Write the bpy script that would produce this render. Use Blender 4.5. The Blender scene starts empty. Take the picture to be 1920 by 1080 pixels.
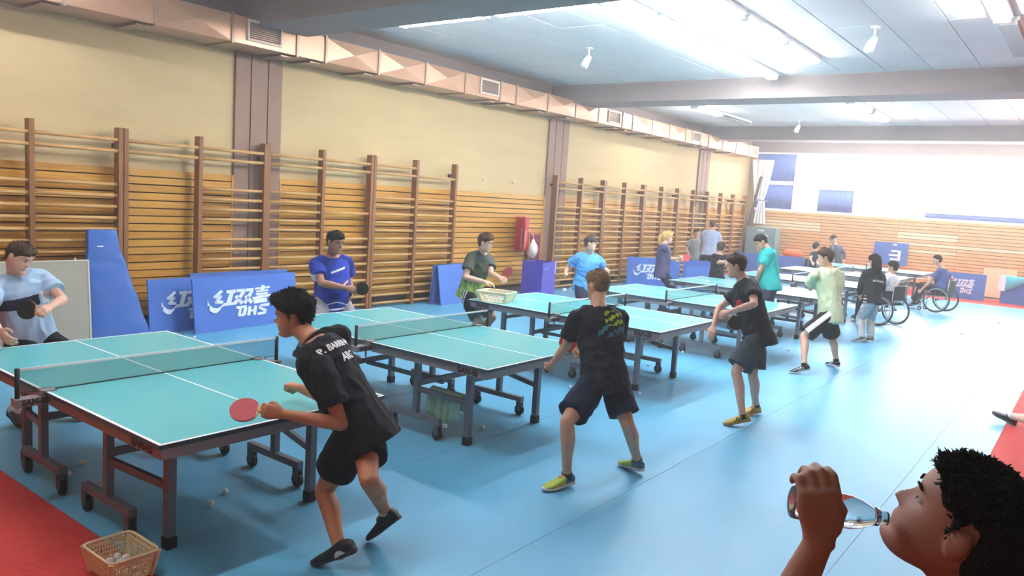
import bpy, bmesh, math, random
import numpy as np
from mathutils import Vector, Matrix
from mathutils.bvhtree import BVHTree

random.seed(7)
RNG = np.random.default_rng(7)
scene = bpy.context.scene
COL = scene.collection

# ------------------------------------------------------------------ camera, sky, exposure
def look_frame(yaw, pitch, roll):
    f = Vector((math.sin(yaw) * math.cos(pitch), math.cos(yaw) * math.cos(pitch), math.sin(pitch)))
    r = Vector((math.cos(yaw), -math.sin(yaw), 0))
    u = r.cross(f)
    return (r * math.cos(roll) + u * math.sin(roll)), (u * math.cos(roll) - r * math.sin(roll)), f

cam_data = bpy.data.cameras.new('camera')
cam = bpy.data.objects.new('camera', cam_data)
COL.objects.link(cam)
_r, _u, _f = look_frame(0.9231, -0.1182, 0.0646)
_m = Matrix((_r, _u, -_f)).transposed().to_4x4()
_m.translation = Vector((-1.9372, -3.6083, 2.1109))
cam.matrix_world = _m
cam_data.sensor_width = 36.0
cam_data.lens = 36.0 * 1444.0 / 1920.0
cam_data.clip_start = 0.05
cam_data.clip_end = 200
scene.camera = cam

world = bpy.data.worlds.new('daylight')
scene.world = world
world.use_nodes = True
wn = world.node_tree
for n in list(wn.nodes):
    wn.nodes.remove(n)
w_out = wn.nodes.new('ShaderNodeOutputWorld')
w_bg = wn.nodes.new('ShaderNodeBackground')
w_bg.inputs['Color'].default_value = (0.95, 0.98, 1.0, 1)
w_bg.inputs['Strength'].default_value = SKY_STRENGTH = 9.5
wn.links.new(w_bg.outputs[0], w_out.inputs[0])

TUBE_STRENGTH = 60.0
vs = scene.view_settings
vs.view_transform = 'Standard'
vs.look = 'None'
vs.gamma = 1.0
vs.exposure = 1.34
vs.use_curve_mapping = False
scene.cycles.use_denoising = True
scene.cycles.use_adaptive_sampling = True
scene.cycles.adaptive_threshold = 0.05
scene.cycles.max_bounces = 6
scene.cycles.diffuse_bounces = 4
scene.cycles.glossy_bounces = 2
scene.cycles.transparent_max_bounces = 10
scene.cycles.sample_clamp_indirect = 6.0
scene.cycles.caustics_reflective = False
scene.cycles.caustics_refractive = False

# ------------------------------------------------------------------ materials
def lin(h):
    h = h.lstrip('#')
    out = []
    for i in (0, 2, 4):
        v = int(h[i:i + 2], 16) / 255.0
        out.append(v / 12.92 if v <= 0.04045 else ((v + 0.055) / 1.055) ** 2.4)
    return (*out, 1.0)

MATS = {}
def mat(name, col, rough=0.6, metal=0.0, var=0.0, scale=6.0, bump=0.0, bscale=40.0, stretch=(1, 1, 1), col2=None, spec=0.5, alpha=1.0, emit=0.0, trans=0.0, ior=1.45, detail=3.0):
    """Procedural material: colour varied by noise, with an optional noise relief."""
    if name in MATS:
        return MATS[name]
    m = bpy.data.materials.new(name)
    m.use_nodes = True
    nt = m.node_tree
    b = nt.nodes['Principled BSDF']
    c = lin(col) if isinstance(col, str) else (*col[:3], 1)
    b.inputs['Base Color'].default_value = c
    b.inputs['Roughness'].default_value = rough
    b.inputs['Metallic'].default_value = metal
    b.inputs['Specular IOR Level'].default_value = spec
    b.inputs['IOR'].default_value = ior
    b.inputs['Transmission Weight'].default_value = trans
    b.inputs['Alpha'].default_value = alpha
    if emit:
        b.inputs['Emission Color'].default_value = c
        b.inputs['Emission Strength'].default_value = emit
    if var or bump or col2:
        tc = nt.nodes.new('ShaderNodeTexCoord')
        mp = nt.nodes.new('ShaderNodeMapping')
        mp.inputs['Scale'].default_value = stretch
        nt.links.new(tc.outputs['Object'], mp.inputs['Vector'])
    if var or col2:
        nz = nt.nodes.new('ShaderNodeTexNoise')
        nz.inputs['Scale'].default_value = scale
        nz.inputs['Detail'].default_value = detail
        nt.links.new(mp.outputs[0], nz.inputs['Vector'])
        rp = nt.nodes.new('ShaderNodeValToRGB')
        rp.color_ramp.elements[0].position = 0.32
        rp.color_ramp.elements[1].position = 0.68
        c2 = lin(col2) if col2 else tuple(min(1, x * (1 + var)) for x in c[:3]) + (1,)
        c1 = c if col2 else tuple(x * (1 - var) for x in c[:3]) + (1,)
        rp.color_ramp.elements[0].color = c1
        rp.color_ramp.elements[1].color = c2
        nt.links.new(nz.outputs[0], rp.inputs[0])
        nt.links.new(rp.outputs[0], b.inputs['Base Color'])
    if bump:
        nb = nt.nodes.new('ShaderNodeTexNoise')
        nb.inputs['Scale'].default_value = bscale
        nb.inputs['Detail'].default_value = 4
        nt.links.new(mp.outputs[0], nb.inputs['Vector'])
        bp = nt.nodes.new('ShaderNodeBump')
        bp.inputs['Strength'].default_value = bump
        bp.inputs['Distance'].default_value = 0.01
        nt.links.new(nb.outputs[0], bp.inputs['Height'])
        nt.links.new(bp.outputs[0], b.inputs['Normal'])
    MATS[name] = m
    return m

def net_material(name, col, fac):
    m = bpy.data.materials.new(name)
    m.use_nodes = True
    nt = m.node_tree
    b = nt.nodes['Principled BSDF']
    b.inputs['Base Color'].default_value = lin(col)
    b.inputs['Roughness'].default_value = 0.9
    tr = nt.nodes.new('ShaderNodeBsdfTransparent')
    tc = nt.nodes.new('ShaderNodeTexCoord')
    wv = nt.nodes.new('ShaderNodeTexWave')
    wv.bands_direction = 'Z'
    wv.inputs['Scale'].default_value = 55.0
    wv.inputs['Distortion'].default_value = 0.4
    nt.links.new(tc.outputs['Object'], wv.inputs['Vector'])
    mr = nt.nodes.new('ShaderNodeMapRange')
    mr.inputs['To Min'].default_value = fac - 0.05
    mr.inputs['To Max'].default_value = fac + 0.05
    nt.links.new(wv.outputs['Fac'], mr.inputs['Value'])
    mx = nt.nodes.new('ShaderNodeMixShader')
    nt.links.new(mr.outputs[0], mx.inputs[0])
    nt.links.new(tr.outputs[0], mx.inputs[1])
    nt.links.new(b.outputs[0], mx.inputs[2])
    nt.links.new(mx.outputs[0], nt.nodes['Material Output'].inputs['Surface'])
    MATS[name] = m
    return m

# ------------------------------------------------------------------ mesh helpers
class MB:
    """Collects simple solids; build() links them as one mesh object."""
    def __init__(self):
        self.v, self.f, self.mi = [], [], []
        self.cur = 0
    def add(self, vs_, fs_):
        o = len(self.v)
        self.v += [tuple(p) for p in vs_]
        self.f += [tuple(i + o for i in f) for f in fs_]
        self.mi += [self.cur] * len(fs_)
        return self
    def box(self, x0, x1, y0, y1, z0, z1):
        return self.add([(x0, y0, z0), (x1, y0, z0), (x1, y1, z0), (x0, y1, z0), (x0, y0, z1), (x1, y0, z1), (x1, y1, z1), (x0, y1, z1)],
                        [(0, 3, 2, 1), (4, 5, 6, 7), (0, 1, 5, 4), (1, 2, 6, 5), (2, 3, 7, 6), (3, 0, 4, 7)])
    def cbox(self, c, s):
        return self.box(c[0] - s[0] / 2, c[0] + s[0] / 2, c[1] - s[1] / 2, c[1] + s[1] / 2, c[2] - s[2] / 2, c[2] + s[2] / 2)
    def bar(self, a, b, w, h=None, up=(0, 0, 1)):
        """Square bar from a to b."""
        h = h or w
        a, b = Vector(a), Vector(b)
        d = (b - a).normalized()
        u = Vector(up)
        s = d.cross(u)
        if s.length < 1e-4:
            s = d.cross(Vector((1, 0, 0)))
        s.normalize()
        u = s.cross(d)
        s, u = s * w / 2, u * h / 2
        return self.add([a - s - u, a + s - u, a + s + u, a - s + u, b - s - u, b + s - u, b + s + u, b - s + u],
                        [(0, 3, 2, 1), (4, 5, 6, 7), (0, 1, 5, 4), (1, 2, 6, 5), (2, 3, 7, 6), (3, 0, 4, 7)])
    def tube(self, pts, r, n=8, cap=True):
        """Round tube along a polyline; r is a number or a list."""
        pts = [Vector(p) for p in pts]
        rs = r if isinstance(r, (list, tuple)) else [r] * len(pts)
        vs_, fs_ = [], []
        ref = None
        for i, p in enumerate(pts):
            d = (pts[min(i + 1, len(pts) - 1)] - pts[max(i - 1, 0)]).normalized()
            if ref is None:
                ref = d.orthogonal().normalized()
            else:
                ref = (ref - d * ref.dot(d))
                ref = ref.normalized() if ref.length > 1e-5 else d.orthogonal().normalized()
            o = d.cross(ref)
            for k in range(n):
                a = 2 * math.pi * k / n
                vs_.append(p + (ref * math.cos(a) + o * math.sin(a)) * rs[i])
        for i in range(len(pts) - 1):
            for k in range(n):
                fs_.append((i * n + k, i * n + (k + 1) % n, (i + 1) * n + (k + 1) % n, (i + 1) * n + k))
        if cap:
            fs_.append(tuple(reversed(range(n))))
            fs_.append(tuple(range((len(pts) - 1) * n, len(pts) * n)))
        return self.add(vs_, fs_)
    def torus(self, c, ax, R, r, n=32, m=8):
        c, ax = Vector(c), Vector(ax).normalized()
        u = ax.orthogonal().normalized()
        w = ax.cross(u)
        vs_, fs_ = [], []
        for i in range(n):
            a = 2 * math.pi * i / n
            d = u * math.cos(a) + w * math.sin(a)
            for k in range(m):
                b = 2 * math.pi * k / m
                vs_.append(c + d * (R + r * math.cos(b)) + ax * r * math.sin(b))
        for i in range(n):
            for k in range(m):
                fs_.append((i * m + k, ((i + 1) % n) * m + k, ((i + 1) % n) * m + (k + 1) % m, i * m + (k + 1) % m))
        return self.add(vs_, fs_)
    def ball(self, c, r, n=12, m=8, sc=(1, 1, 1)):
        vs_, fs_ = [], []
        for i in range(m + 1):
            t = math.pi * i / m
            for k in range(n):
                a = 2 * math.pi * k / n
                vs_.append((c[0] + r * sc[0] * math.sin(t) * math.cos(a), c[1] + r * sc[1] * math.sin(t) * math.sin(a), c[2] + r * sc[2] * math.cos(t)))
        for i in range(m):
            for k in range(n):
                fs_.append((i * n + k, (i + 1) * n + k, (i + 1) * n + (k + 1) % n, i * n + (k + 1) % n))
        return self.add(vs_, fs_)
    def prism(self, poly, ax_u, ax_v, o, th):
        """Flat polygon in the plane (o, ax_u, ax_v), extruded by th along u x v."""
        o, u, v = Vector(o), Vector(ax_u), Vector(ax_v)
        n = u.cross(v).normalized() * th
        a = [o + u * p[0] + v * p[1] for p in poly]
        k = len(a)
        fs_ = [tuple(reversed(range(k))), tuple(range(k, 2 * k))] + [(i, (i + 1) % k, k + (i + 1) % k, k + i) for i in range(k)]
        return self.add(a + [p + n for p in a], fs_)
    def mesh(self, name, mats, smooth=False):
        me = bpy.data.meshes.new(name)
        me.from_pydata([tuple(p) for p in self.v], [], self.f)
        for m in (mats if isinstance(mats, (list, tuple)) else [mats]):
            me.materials.append(m)
        me.polygons.foreach_set('material_index', self.mi)
        if smooth:
            me.polygons.foreach_set('use_smooth', [True] * len(me.polygons))
        me.validate()
        me.update()
        return me
    def build(self, name, mats, parent=None, loc=(0, 0, 0), smooth=False, bevel=0.0):
        o = link(name, self.mesh(name, mats, smooth), parent, loc)
        if bevel:
            md = o.modifiers.new('bevel', 'BEVEL')
            md.width = bevel
            md.segments = 2
            md.limit_method = 'ANGLE'
        return o

def link(name, me, parent=None, loc=(0, 0, 0)):
    o = bpy.data.objects.new(name, me)
    COL.objects.link(o)
    if parent is not None:
        o.parent = parent
    o.location = loc
    return o

def tag(o, label, cat, group=None):
    o['label'] = label
    o['category'] = cat
    if group:
        o['group'] = group
    return o

def thing(name, label, cat, loc=(0, 0, 0), rotz=0.0, group=None):
    o = bpy.data.objects.new(name, None)
    o.empty_display_size = 0.1
    COL.objects.link(o)
    o.location = loc
    o.rotation_euler = (0, 0, rotz)
    return tag(o, label, cat, group)

def structure(o):
    o['kind'] = 'structure'
    return o

def copy_tree(o, parent=None):
    c = o.copy()
    COL.objects.link(c)
    c.parent = parent
    for ch in [x for x in COL.objects if x.parent == o]:
        copy_tree(ch, c)
    return c

def text_mesh(s, size, extrude=0.001, offset=0.0, shear=0.0, space=1.0):
    cu = bpy.data.curves.new('lettering', 'FONT')
    cu.body = s
    cu.size = size
    cu.extrude = extrude
    cu.offset = offset
    cu.shear = shear
    cu.space_character = space
    cu.align_x = 'CENTER'
    cu.align_y = 'CENTER'
    cu.resolution_u = 3
    t = bpy.data.objects.new('lettering', cu)
    COL.objects.link(t)
    dg = bpy.context.evaluated_depsgraph_get()
    me = bpy.data.meshes.new_from_object(t.evaluated_get(dg))
    bpy.data.objects.remove(t)
    return me

def letters(name, s, size, material, parent, origin, right, up, **kw):
    """Flat lettering on a surface: centre, reading direction and up direction are given."""
    me = text_mesh(s, size, **kw)
    me.materials.clear()
    me.materials.append(material)
    r, u = Vector(right).normalized(), Vector(up).normalized()
    n = r.cross(u).normalized()
    u = n.cross(r)
    m = Matrix((r, u, n)).transposed().to_4x4()
    m.translation = Vector(origin)
    me.transform(m)
    return link(name, me, parent)
# ------------------------------------------------------------------ materials of the place
M_plaster = mat('cream_plaster', '#c3aa7e', 0.85, var=0.05, scale=2.5, bump=0.25, bscale=60, stretch=(0.4, 1, 1.6))
M_column = mat('brown_column_paint', '#8f7160', 0.7, var=0.04, scale=4, bump=0.1)
M_groove = mat('dark_joint', '#4a3a30', 0.8)
M_board = mat('varnished_pine', '#b97f2a', 0.45, scale=9, col2='#cc953a', stretch=(0.25, 1, 5), bump=0.15, bscale=30)
M_board2 = mat('varnished_pine_darker', '#ad7423', 0.45, scale=9, col2='#c08a31', stretch=(0.25, 1, 5), bump=0.15, bscale=30)
M_board_end = mat('orange_pine', '#e3a768', 0.45, scale=9, col2='#eab780', stretch=(1, 0.25, 5), bump=0.1, bscale=30)
M_board_end2 = mat('pale_pine', '#f2d6ae', 0.45, var=0.05, scale=9, stretch=(1, 0.25, 5))
M_backing = mat('dark_batten', '#24150a', 0.9)
M_skirting = mat('dark_skirting', '#4b3a36', 0.6, var=0.1)
M_ladder = mat('brown_beech_upright', '#764822', 0.45, scale=6, col2='#885a2e', stretch=(3, 3, 0.4), bump=0.1)
M_rung = mat('pale_beech_rung', '#ba8a4e', 0.4, scale=8, col2='#c99c60', stretch=(0.4, 3, 3))
M_blue_floor = mat('blue_sports_vinyl', '#63aed2', 0.38, var=0.05, scale=1.3, bump=0.12, bscale=220, spec=0.4)
M_red_floor = mat('red_sports_vinyl', '#c8423d', 0.65, var=0.12, scale=30, bump=0.5, bscale=160, spec=0.2)
M_ceil = mat('white_ceiling_panel', '#e4e2df', 0.8, var=0.03, scale=1.5)
M_ceil_grid = mat('grey_ceiling_joint', '#9aa3aa', 0.8)
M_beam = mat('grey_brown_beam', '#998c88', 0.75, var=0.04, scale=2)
M_duct = mat('galvanised_duct', '#cfa384', 0.34, metal=0.35, var=0.05, scale=2, bump=0.08, bscale=12)
M_duct_rib = mat('duct_flange', '#b39780', 0.45, metal=0.4)
M_grille = mat('grille_slats', '#8d7f76', 0.6)
M_grille_frame = mat('grille_frame', '#e5cfba', 0.5)
M_white = mat('white_enamel', '#f2f2f0', 0.5)
M_black = mat('black_plastic', '#1d1d20', 0.5)
M_tube = mat('fluorescent_tube', '#f4f8ff', 0.5, emit=TUBE_STRENGTH)
M_blind = mat('blue_blind', '#6f86c4', 0.8, var=0.05, scale=3)
M_frame = mat('window_frame_white', '#e6eaee', 0.5)

X0, X1, YW, YR, ZC = -5.0, 25.2, 6.65, -8.0, 4.63     # rear wall, end wall, ladder wall, far right wall, ceiling
COLS = [(4.63, 5.42), (12.6, 13.4), (20.8, 21.6)]

# floor: red surround with blue rolls laid in the middle
floor = structure(MB().box(X0, X1, YR, YW, -0.1, -0.003).build('floor', M_red_floor))
ys = [-3.02, -2.55, -1.05, 0.45, 1.95, 3.45, 4.95, YW]
for a, b in zip(ys[:-1], ys[1:]):
    MB().box(0.07, 22.6, a + 0.0015, b - 0.0015, -0.003, 0.0).build('vinyl_roll', M_blue_floor, floor)

# ladder wall with columns and boards
wall_left = structure(MB().box(X0, X1 + 0.3, YW, YW + 0.25, -0.1, ZC + 0.3).build('wall_left', M_plaster))
for i, (a, b) in enumerate(COLS):
    c = MB().box(a, b, YW - 0.025, YW + 0.02, 0, ZC).build('column_face', M_column, wall_left)
    w = b - a
    for t in ((0.0, 0.3), (0.33, 0.67), (0.70, 1.0)):
        MB().box(a + w * t[0], a + w * t[1], YW - 0.045, YW - 0.02, 0, ZC - 0.01).build('column_strip', M_column, wall_left)
segs = [(X0, 4.61), (5.44, 12.58), (13.42, 20.78), (21.62, X1 - 0.1)]
NB, BH, BTOP = 19, 0.1045, 2.155
for a, b in segs:
    MB().box(a, b, YW - 0.02, YW, 0.1, BTOP - 0.01).build('batten', M_backing, wall_left)
    for k in range(NB):
        z1 = BTOP - k * BH
        dz = random.uniform(-0.002, 0.002)
        MB().box(a, b, YW - 0.045 - random.uniform(0, 0.004), YW - 0.015, z1 - BH + 0.016 + dz, z1 + dz).build('board', M_board if (k * 7 + int(a)) % 3 else M_board2, wall_left)
    MB().box(a, b, YW - 0.04, YW, 0, 0.11).build('skirting', M_skirting, wall_left)
MB().box(X0, X1, YW - 0.03, YW + 0.02, 4.2, ZC).build('ring_beam', M_beam, wall_left)  # grey-brown band on the wall above the duct, in the beam colour
# thin end strips beside the columns
for a in (4.59, 5.42, 12.56, 13.40):
    MB().box(a, a + 0.03, YW - 0.055, YW, 0.1, BTOP).build('board_end_strip', M_board, wall_left)

# end wall: boards below, window band above
SILL, WTOP = 2.2, 4.22
wall_end = MB()
wall_end.box(X1, X1 + 0.25, YR, YW + 0.25, -0.1, SILL)
wall_end.box(X1, X1 + 0.25, YR, YW + 0.25, WTOP, ZC + 0.3)
wall_end.box(X1, X1 + 0.25, 6.42, YW + 0.25, SILL, WTOP)
wall_end.box(X1, X1 + 0.25, YR, -7.2, SILL, WTOP)
wall_end = structure(wall_end.build('wall_end', M_plaster))
MB().box(X1 - 0.02, X1, YR, 6.3, 0.1, SILL).build('batten', M_backing, wall_end)
ycuts = [YR, -3.9, -0.1, 1.6, 4.0, 6.3]
for k in range(NB):
    z1 = SILL - k * BH
    for j, (a, b) in enumerate(zip(ycuts[:-1], ycuts[1:])):
        pale = (j == 2 and k in (4, 5, 7, 9)) or (j == 4 and k in (3, 4, 5)) or (j == 1 and k == 7)
        MB().box(X1 - 0.045 - random.uniform(0, 0.004), X1 - 0.015, a + 0.004, b - 0.004, z1 - BH + 0.016, z1).build('board', M_board_end2 if pale else M_board_end, wall_end)
structure(MB().box(X1 - 0.04, X1, YR, 6.3, 0, 0.11).build('baseboard_end', M_skirting))
MB().box(X1 - 0.03, X1 + 0.02, YR, YW - 0.03, WTOP, ZC).build('ring_beam', M_beam, wall_end)  # same grey-brown band above the windows
wall_right = structure(MB().box(X0, X1 + 0.3, YR - 0.25, YR, -0.1, ZC + 0.3).build('wall_right', M_plaster))
wall_rear = structure(MB().box(X0 - 0.25, X0, YR - 0.25, YW + 0.25, -0.1, ZC + 0.3).build('wall_rear', M_plaster))

# window band: frames with mullions, panes and blinds
WB = [6.42, 4.98, 3.0, 1.0, -1.0, -3.0, -5.0, -7.2]
M_glass = bpy.data.materials.new('clear_glass')
M_glass.use_nodes = True
_nt = M_glass.node_tree
_nt.nodes.remove(_nt.nodes['Principled BSDF'])
_a, _b, _c = _nt.nodes.new('ShaderNodeBsdfTransparent'), _nt.nodes.new('ShaderNodeBsdfGlossy'), _nt.nodes.new('ShaderNodeMixShader')
_b.inputs['Roughness'].default_value = 0.03
_c.inputs[0].default_value = 0.05
_nt.links.new(_a.outputs[0], _c.inputs[1]); _nt.links.new(_b.outputs[0], _c.inputs[2])
_nt.links.new(_c.outputs[0], _nt.nodes['Material Output'].inputs['Surface'])
_pd = bpy.data.lights.new('window_portal', 'AREA')
_pd.shape = 'RECTANGLE'; _pd.size = 13.6; _pd.size_y = 2.0
_pd.cycles.is_portal = True
_po = bpy.data.objects.new('window_portal', _pd)
COL.objects.link(_po)
_po.location = (X1 + 0.24, -0.4, 3.2)
_po.rotation_euler = (math.pi / 2, 0, math.pi / 2)
for i, (b, a) in enumerate(zip(WB[:-1], WB[1:])):
    w = MB()
    for y in (a, b - 0.05):
        w.box(X1 + 0.03, X1 + 0.1, y, y + 0.05, SILL, WTOP)
    for z in (SILL, 3.16, WTOP - 0.05):
        w.box(X1 + 0.03, X1 + 0.1, a + 0.05, b - 0.05, z, z + 0.05)
    win = structure(w.build('window_%d' % (i + 1), M_frame))
    for z0, z1 in ((SILL + 0.05, 3.16), (3.21, WTOP - 0.05)):
        MB().box(X1 + 0.06, X1 + 0.066, a + 0.05, b - 0.05, z0, z1).build('pane', M_glass, win)
    MB().cbox((X1 + 0.0, (a + b) / 2, SILL + 0.03), (0.08, 0.38, 0.05)).build('sill_catch', M_white, win)
def blind(y0, y1, z0, z1, label):
    t = thing('window_blind', label, 'blind', (X1 - 0.02, (y0 + y1) / 2, z0), 0, 'blue blinds of the end windows')
    h, w = z1 - z0, y1 - y0
    m = MB()
    n = 24
    vs_ = []
    for k in range(n + 1):
        y = -w / 2 + w * k / n
        x = 0.012 * math.sin(k * 1.9)
        vs_ += [(x, y, 0), (x, y, h), (x + 0.006, y, 0), (x + 0.006, y, h)]
    fs_ = []
    for k in range(n):
        o, p = 4 * k, 4 * k + 4
        fs_ += [(o, p, p + 1, o + 1), (o + 2, o + 3, p + 3, p + 2), (o + 1, p + 1, p + 3, o + 3), (o, o + 2, p + 2, p)]
    m.add(vs_, fs_)
    m.build('fabric', M_blind, t, smooth=True)
    MB().box(-0.012, 0.018, -w / 2, w / 2, -0.03, 0.0).build('bottom_bar', M_white, t)
    MB().box(-0.02, 0.03, -w / 2, w / 2, h, h + 0.04).build('head_rail', M_white, t)
    return t
blind(5.04, 6.4, 3.24, 4.16, 'blue blind over the upper window pane nearest the ladder wall')
blind(5.04, 6.4, 2.28, 3.1, 'blue blind over the lower window pane nearest the ladder wall')
blind(3.05, 4.2, 2.28, 3.0, 'blue blind half lowered in the second window from the corner')
blind(-2.6, 0.9, 2.28, 2.42, 'thin strip of blue blind along the sill of the right windows')

# ceiling: slab, panels, beams, soffit
ceiling = structure(MB().box(X0, X1 + 0.3, YR - 0.25, YW + 0.25, ZC + 0.02, ZC + 0.3).build('ceiling', M_ceil_grid))
BEAMS = [(4.6, 5.4), (12.6, 13.4), (20.8, 21.6)]
pan = 0
bays = [(X0, 4.6), (5.4, 12.6), (13.4, 20.8), (21.6, X1)]
for a, b in bays:
    if a < 0:
        MB().box(a, b, YR, YW, ZC, ZC + 0.02).build('ceiling_panel', M_ceil, ceiling)
        continue
    if a > 20:
        MB().box(a, b, YR, YW, ZC, ZC + 0.02).build('ceiling_panel', M_ceil, ceiling)
        continue
    xs_ = [a] + [5.14 + 1.32 * k for k in range(16) if a + 0.2 < 5.14 + 1.32 * k < b - 0.2] + [b]
    for p, q in zip(xs_[:-1], xs_[1:]):
        y = YW
        while y > YR + 0.05:
            y2 = max(YR, y - 0.7)
            MB().box(p + 0.006, q - 0.006, y2 + 0.006, y - 0.006, ZC + random.uniform(-0.003, 0.003), ZC + 0.02).build('ceiling_panel', M_ceil, ceiling)
            y = y2
for i, (a, b) in enumerate(BEAMS):
    bm_ = structure(MB().box(a, b, YR, YW, 4.24, ZC + 0.01).build('trim_%d' % (i + 1), M_beam))
    MB().box(a - 0.03, a, YR, YW, 4.24, 4.29).build('beam_edge', M_beam, bm_)

# ------------------------------------------------------------------ air duct along the ladder wall
DX = [X0, -3.2, -1.1, 0.95, 2.05, 3.11, 4.17, 5.22, 5.74, 6.81, 7.9, 8.94, 9.98, 10.5, 11.6, 12.68, 13.66, 14.78, 15.29, 16.34, 17.36, 18.37, 19.4, 19.95, 21.0, 22.1, 23.2, 24.1]
duct = thing('air_duct', 'long beige sheet metal air duct with cross-creased panels under the ceiling', 'duct', (10, 6.32, 3.94))
D0 = Vector((10, 6.32, 3.94))
YF, Z0d, Z1d = 6.0, 3.94, 4.30
for a, b in zip(DX[:-1], DX[1:]):
    g = any(abs(a - q) < 0.02 for q in (4.17, 8.94, 13.66, 18.37, 23.2))
    m = MB()
    if g or b - a < 0.6:
        m.box(a, b, YF, YW - 0.01, Z0d, Z1d)
    else:
        c = ((a + b) / 2, YF - 0.05, (Z0d + Z1d) / 2)
        m.add([(a, YF, Z0d), (b, YF, Z0d), (b, YF, Z1d), (a, YF, Z1d), c, (a, YW - 0.01, Z0d), (b, YW - 0.01, Z0d), (b, YW - 0.01, Z1d), (a, YW - 0.01, Z1d)],
              [(0, 1, 4), (1, 2, 4), (2, 3, 4), (3, 0, 4), (0, 5, 6, 1), (3, 2, 7, 8), (5, 8, 7, 6), (0, 3, 8, 5), (1, 6, 7, 2)])
    m.v = [tuple(Vector(p) - D0) for p in m.v]
    m.build('duct_section', M_duct, duct)
    if a > X0:
        r = MB().box(a - 0.018, a + 0.018, YF - 0.02, YW - 0.01, Z0d - 0.02, Z1d + 0.02)
        r.v = [tuple(Vector(p) - D0) for p in r.v]
        r.build('flange', M_duct_rib, duct)
    if a > X0 and not g:
        r = MB().box(a - 0.2, a - 0.02, YF + 0.1, YW - 0.01, Z0d - 0.035, Z0d - 0.015)
        r.v = [tuple(Vector(p) - D0) for p in r.v]
        r.build('hanger_strap', M_duct_rib, duct)
    if g:
        ga = a + 0.22 if a < 5 else a + 0.42
        gb = min(ga + 0.56, b - 0.06)
        fr = MB()
        for bx in ((ga, gb, 4.0, 4.03), (ga, gb, 4.25, 4.28), (ga, ga + 0.03, 4.03, 4.25), (gb - 0.03, gb, 4.03, 4.25)):
            fr.box(bx[0], bx[1], YF - 0.03, YF, bx[2], bx[3])
        fr.v = [tuple(Vector(p) - D0) for p in fr.v]
        fr = fr.build('grille_frame', M_grille_frame, duct)
        for k in range(8):
            s_ = MB().bar((ga + 0.03, YF - 0.012, 4.045 + k * 0.027), (gb - 0.03, YF - 0.012, 4.045 + k * 0.027), 0.018, 0.006, (0, 1, 1))
            s_.v = [tuple(Vector(p) - D0) for p in s_.v]
            s_.build('slat', M_grille, fr)

# ------------------------------------------------------------------ lamps on the ceiling
M_diffuser = mat('unlit_diffuser', '#9ea3a6', 0.5)
def lamp(x, y, z, L, along, lit, label, group='fluorescent ceiling lamps', rod=False):
    t = thing('ceiling_lamp', label, 'lamp', (x, y, z), 0 if along == 'x' else math.pi / 2, group)
    MB().box(-L / 2, L / 2, -0.11, 0.11, 0.03, 0.08).build('housing', M_white, t)
    for s in (-1, 1):
        MB().tube([(-L / 2 + 0.03, s * 0.055, 0.0), (L / 2 - 0.03, s * 0.055, 0.0)], 0.019, 8).build('tube', M_tube if lit else M_diffuser, t, smooth=True)
    for s in (-1, 1):
        MB().box(s * L / 2 - 0.03 * (s > 0), s * L / 2 + 0.03 * (s < 0), -0.09, 0.09, -0.025, 0.03).build('end_cap', M_white, t)
    if not lit:
        MB().box(-L / 2, L / 2, -0.1, 0.1, -0.035, -0.025).build('diffuser', M_diffuser, t)
    if rod:
        for s in (-1, 1):
            MB().tube([(s * L * 0.35, 0, 0.08), (s * L * 0.35, 0, ZC - z)], 0.008, 6).build('rod', M_white, t)
    return t
zl = ZC - 0.085
for x in (-3.4, -1.2, 1.0, 3.2):  # out-of-view lamps, the middle ones added as fill for the near-left corner
    for y, nm in ((4.8, 'ladder wall'), (0.4, 'middle'), (-3.6, 'right')):
        if (x, nm) in ((-1.2, 'middle'), (1.0, 'middle'), (1.0, 'ladder wall')):
            lamp(x, y, zl, 1.5, 'x', True, 'unseen lit lamp added to the %s row over the red floor, %s from the rear wall' % (nm, {-3.4: 'first', -1.2: 'second', 1.0: 'third', 3.2: 'fourth'}[x]))
lamp(5.58, 3.5, 4.30, 1.5, 'y', True, 'lit lamp beside the first beam, nearest the ladder wall', rod=True)
lamp(5.58, 1.85, 4.30, 1.5, 'y', True, 'lit lamp beside the first beam, second from the ladder wall', rod=True)
for i, x in enumerate((6.7, 8.3, 9.9, 11.5)):
    lamp(x, 1.5, zl, 1.5, 'x', True, ('first', 'second', 'third', 'fourth')[i] + ' lit lamp of the middle row before the second beam')
    if i in (0, 1, 2):  # second row added to push the ceiling here towards white
        lamp(x + .3, 0.4, zl, 1.5, 'x', True, ('first', 'second', 'third')[i] + ' lit lamp of the inner right row before the second beam')
for i, y in enumerate((4.6, 1.0, -2.6)):  # lamps added to brighten the boards of the end wall
    lamp(23.2, y, zl, 1.5, 'x', True, 'lit lamp before the end windows, ' + ('nearest the ladder wall', 'in the middle', 'at the right')[i])
lamp(8.25, -2.35, zl, 1.5, 'x', True, 'lit lamp of the right row beside a dark one')
lamp(10.15, -2.4, zl, 2.0, 'x', False, 'unlit grey lamp at the top right of the ceiling')
lamp(16.7, 4.7, zl, 1.5, 'x', True, 'lit lamp near the ladder wall beyond the second beam')
lamp(18.5, 4.68, zl, 2.0, 'x', False, 'unlit lamp near the ladder wall beyond the second beam')
for i, x in enumerate((14.6, 16.4, 18.2)):
    lamp(x, 1.0, zl, 1.5, 'x', True, ('first', 'second', 'third')[i] + ' lit lamp of the middle row beyond the second beam')
    lamp(x, -2.4, zl, 1.5, 'x', True, ('first', 'second', 'third')[i] + ' lit lamp of the right row beyond the second beam')
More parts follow.
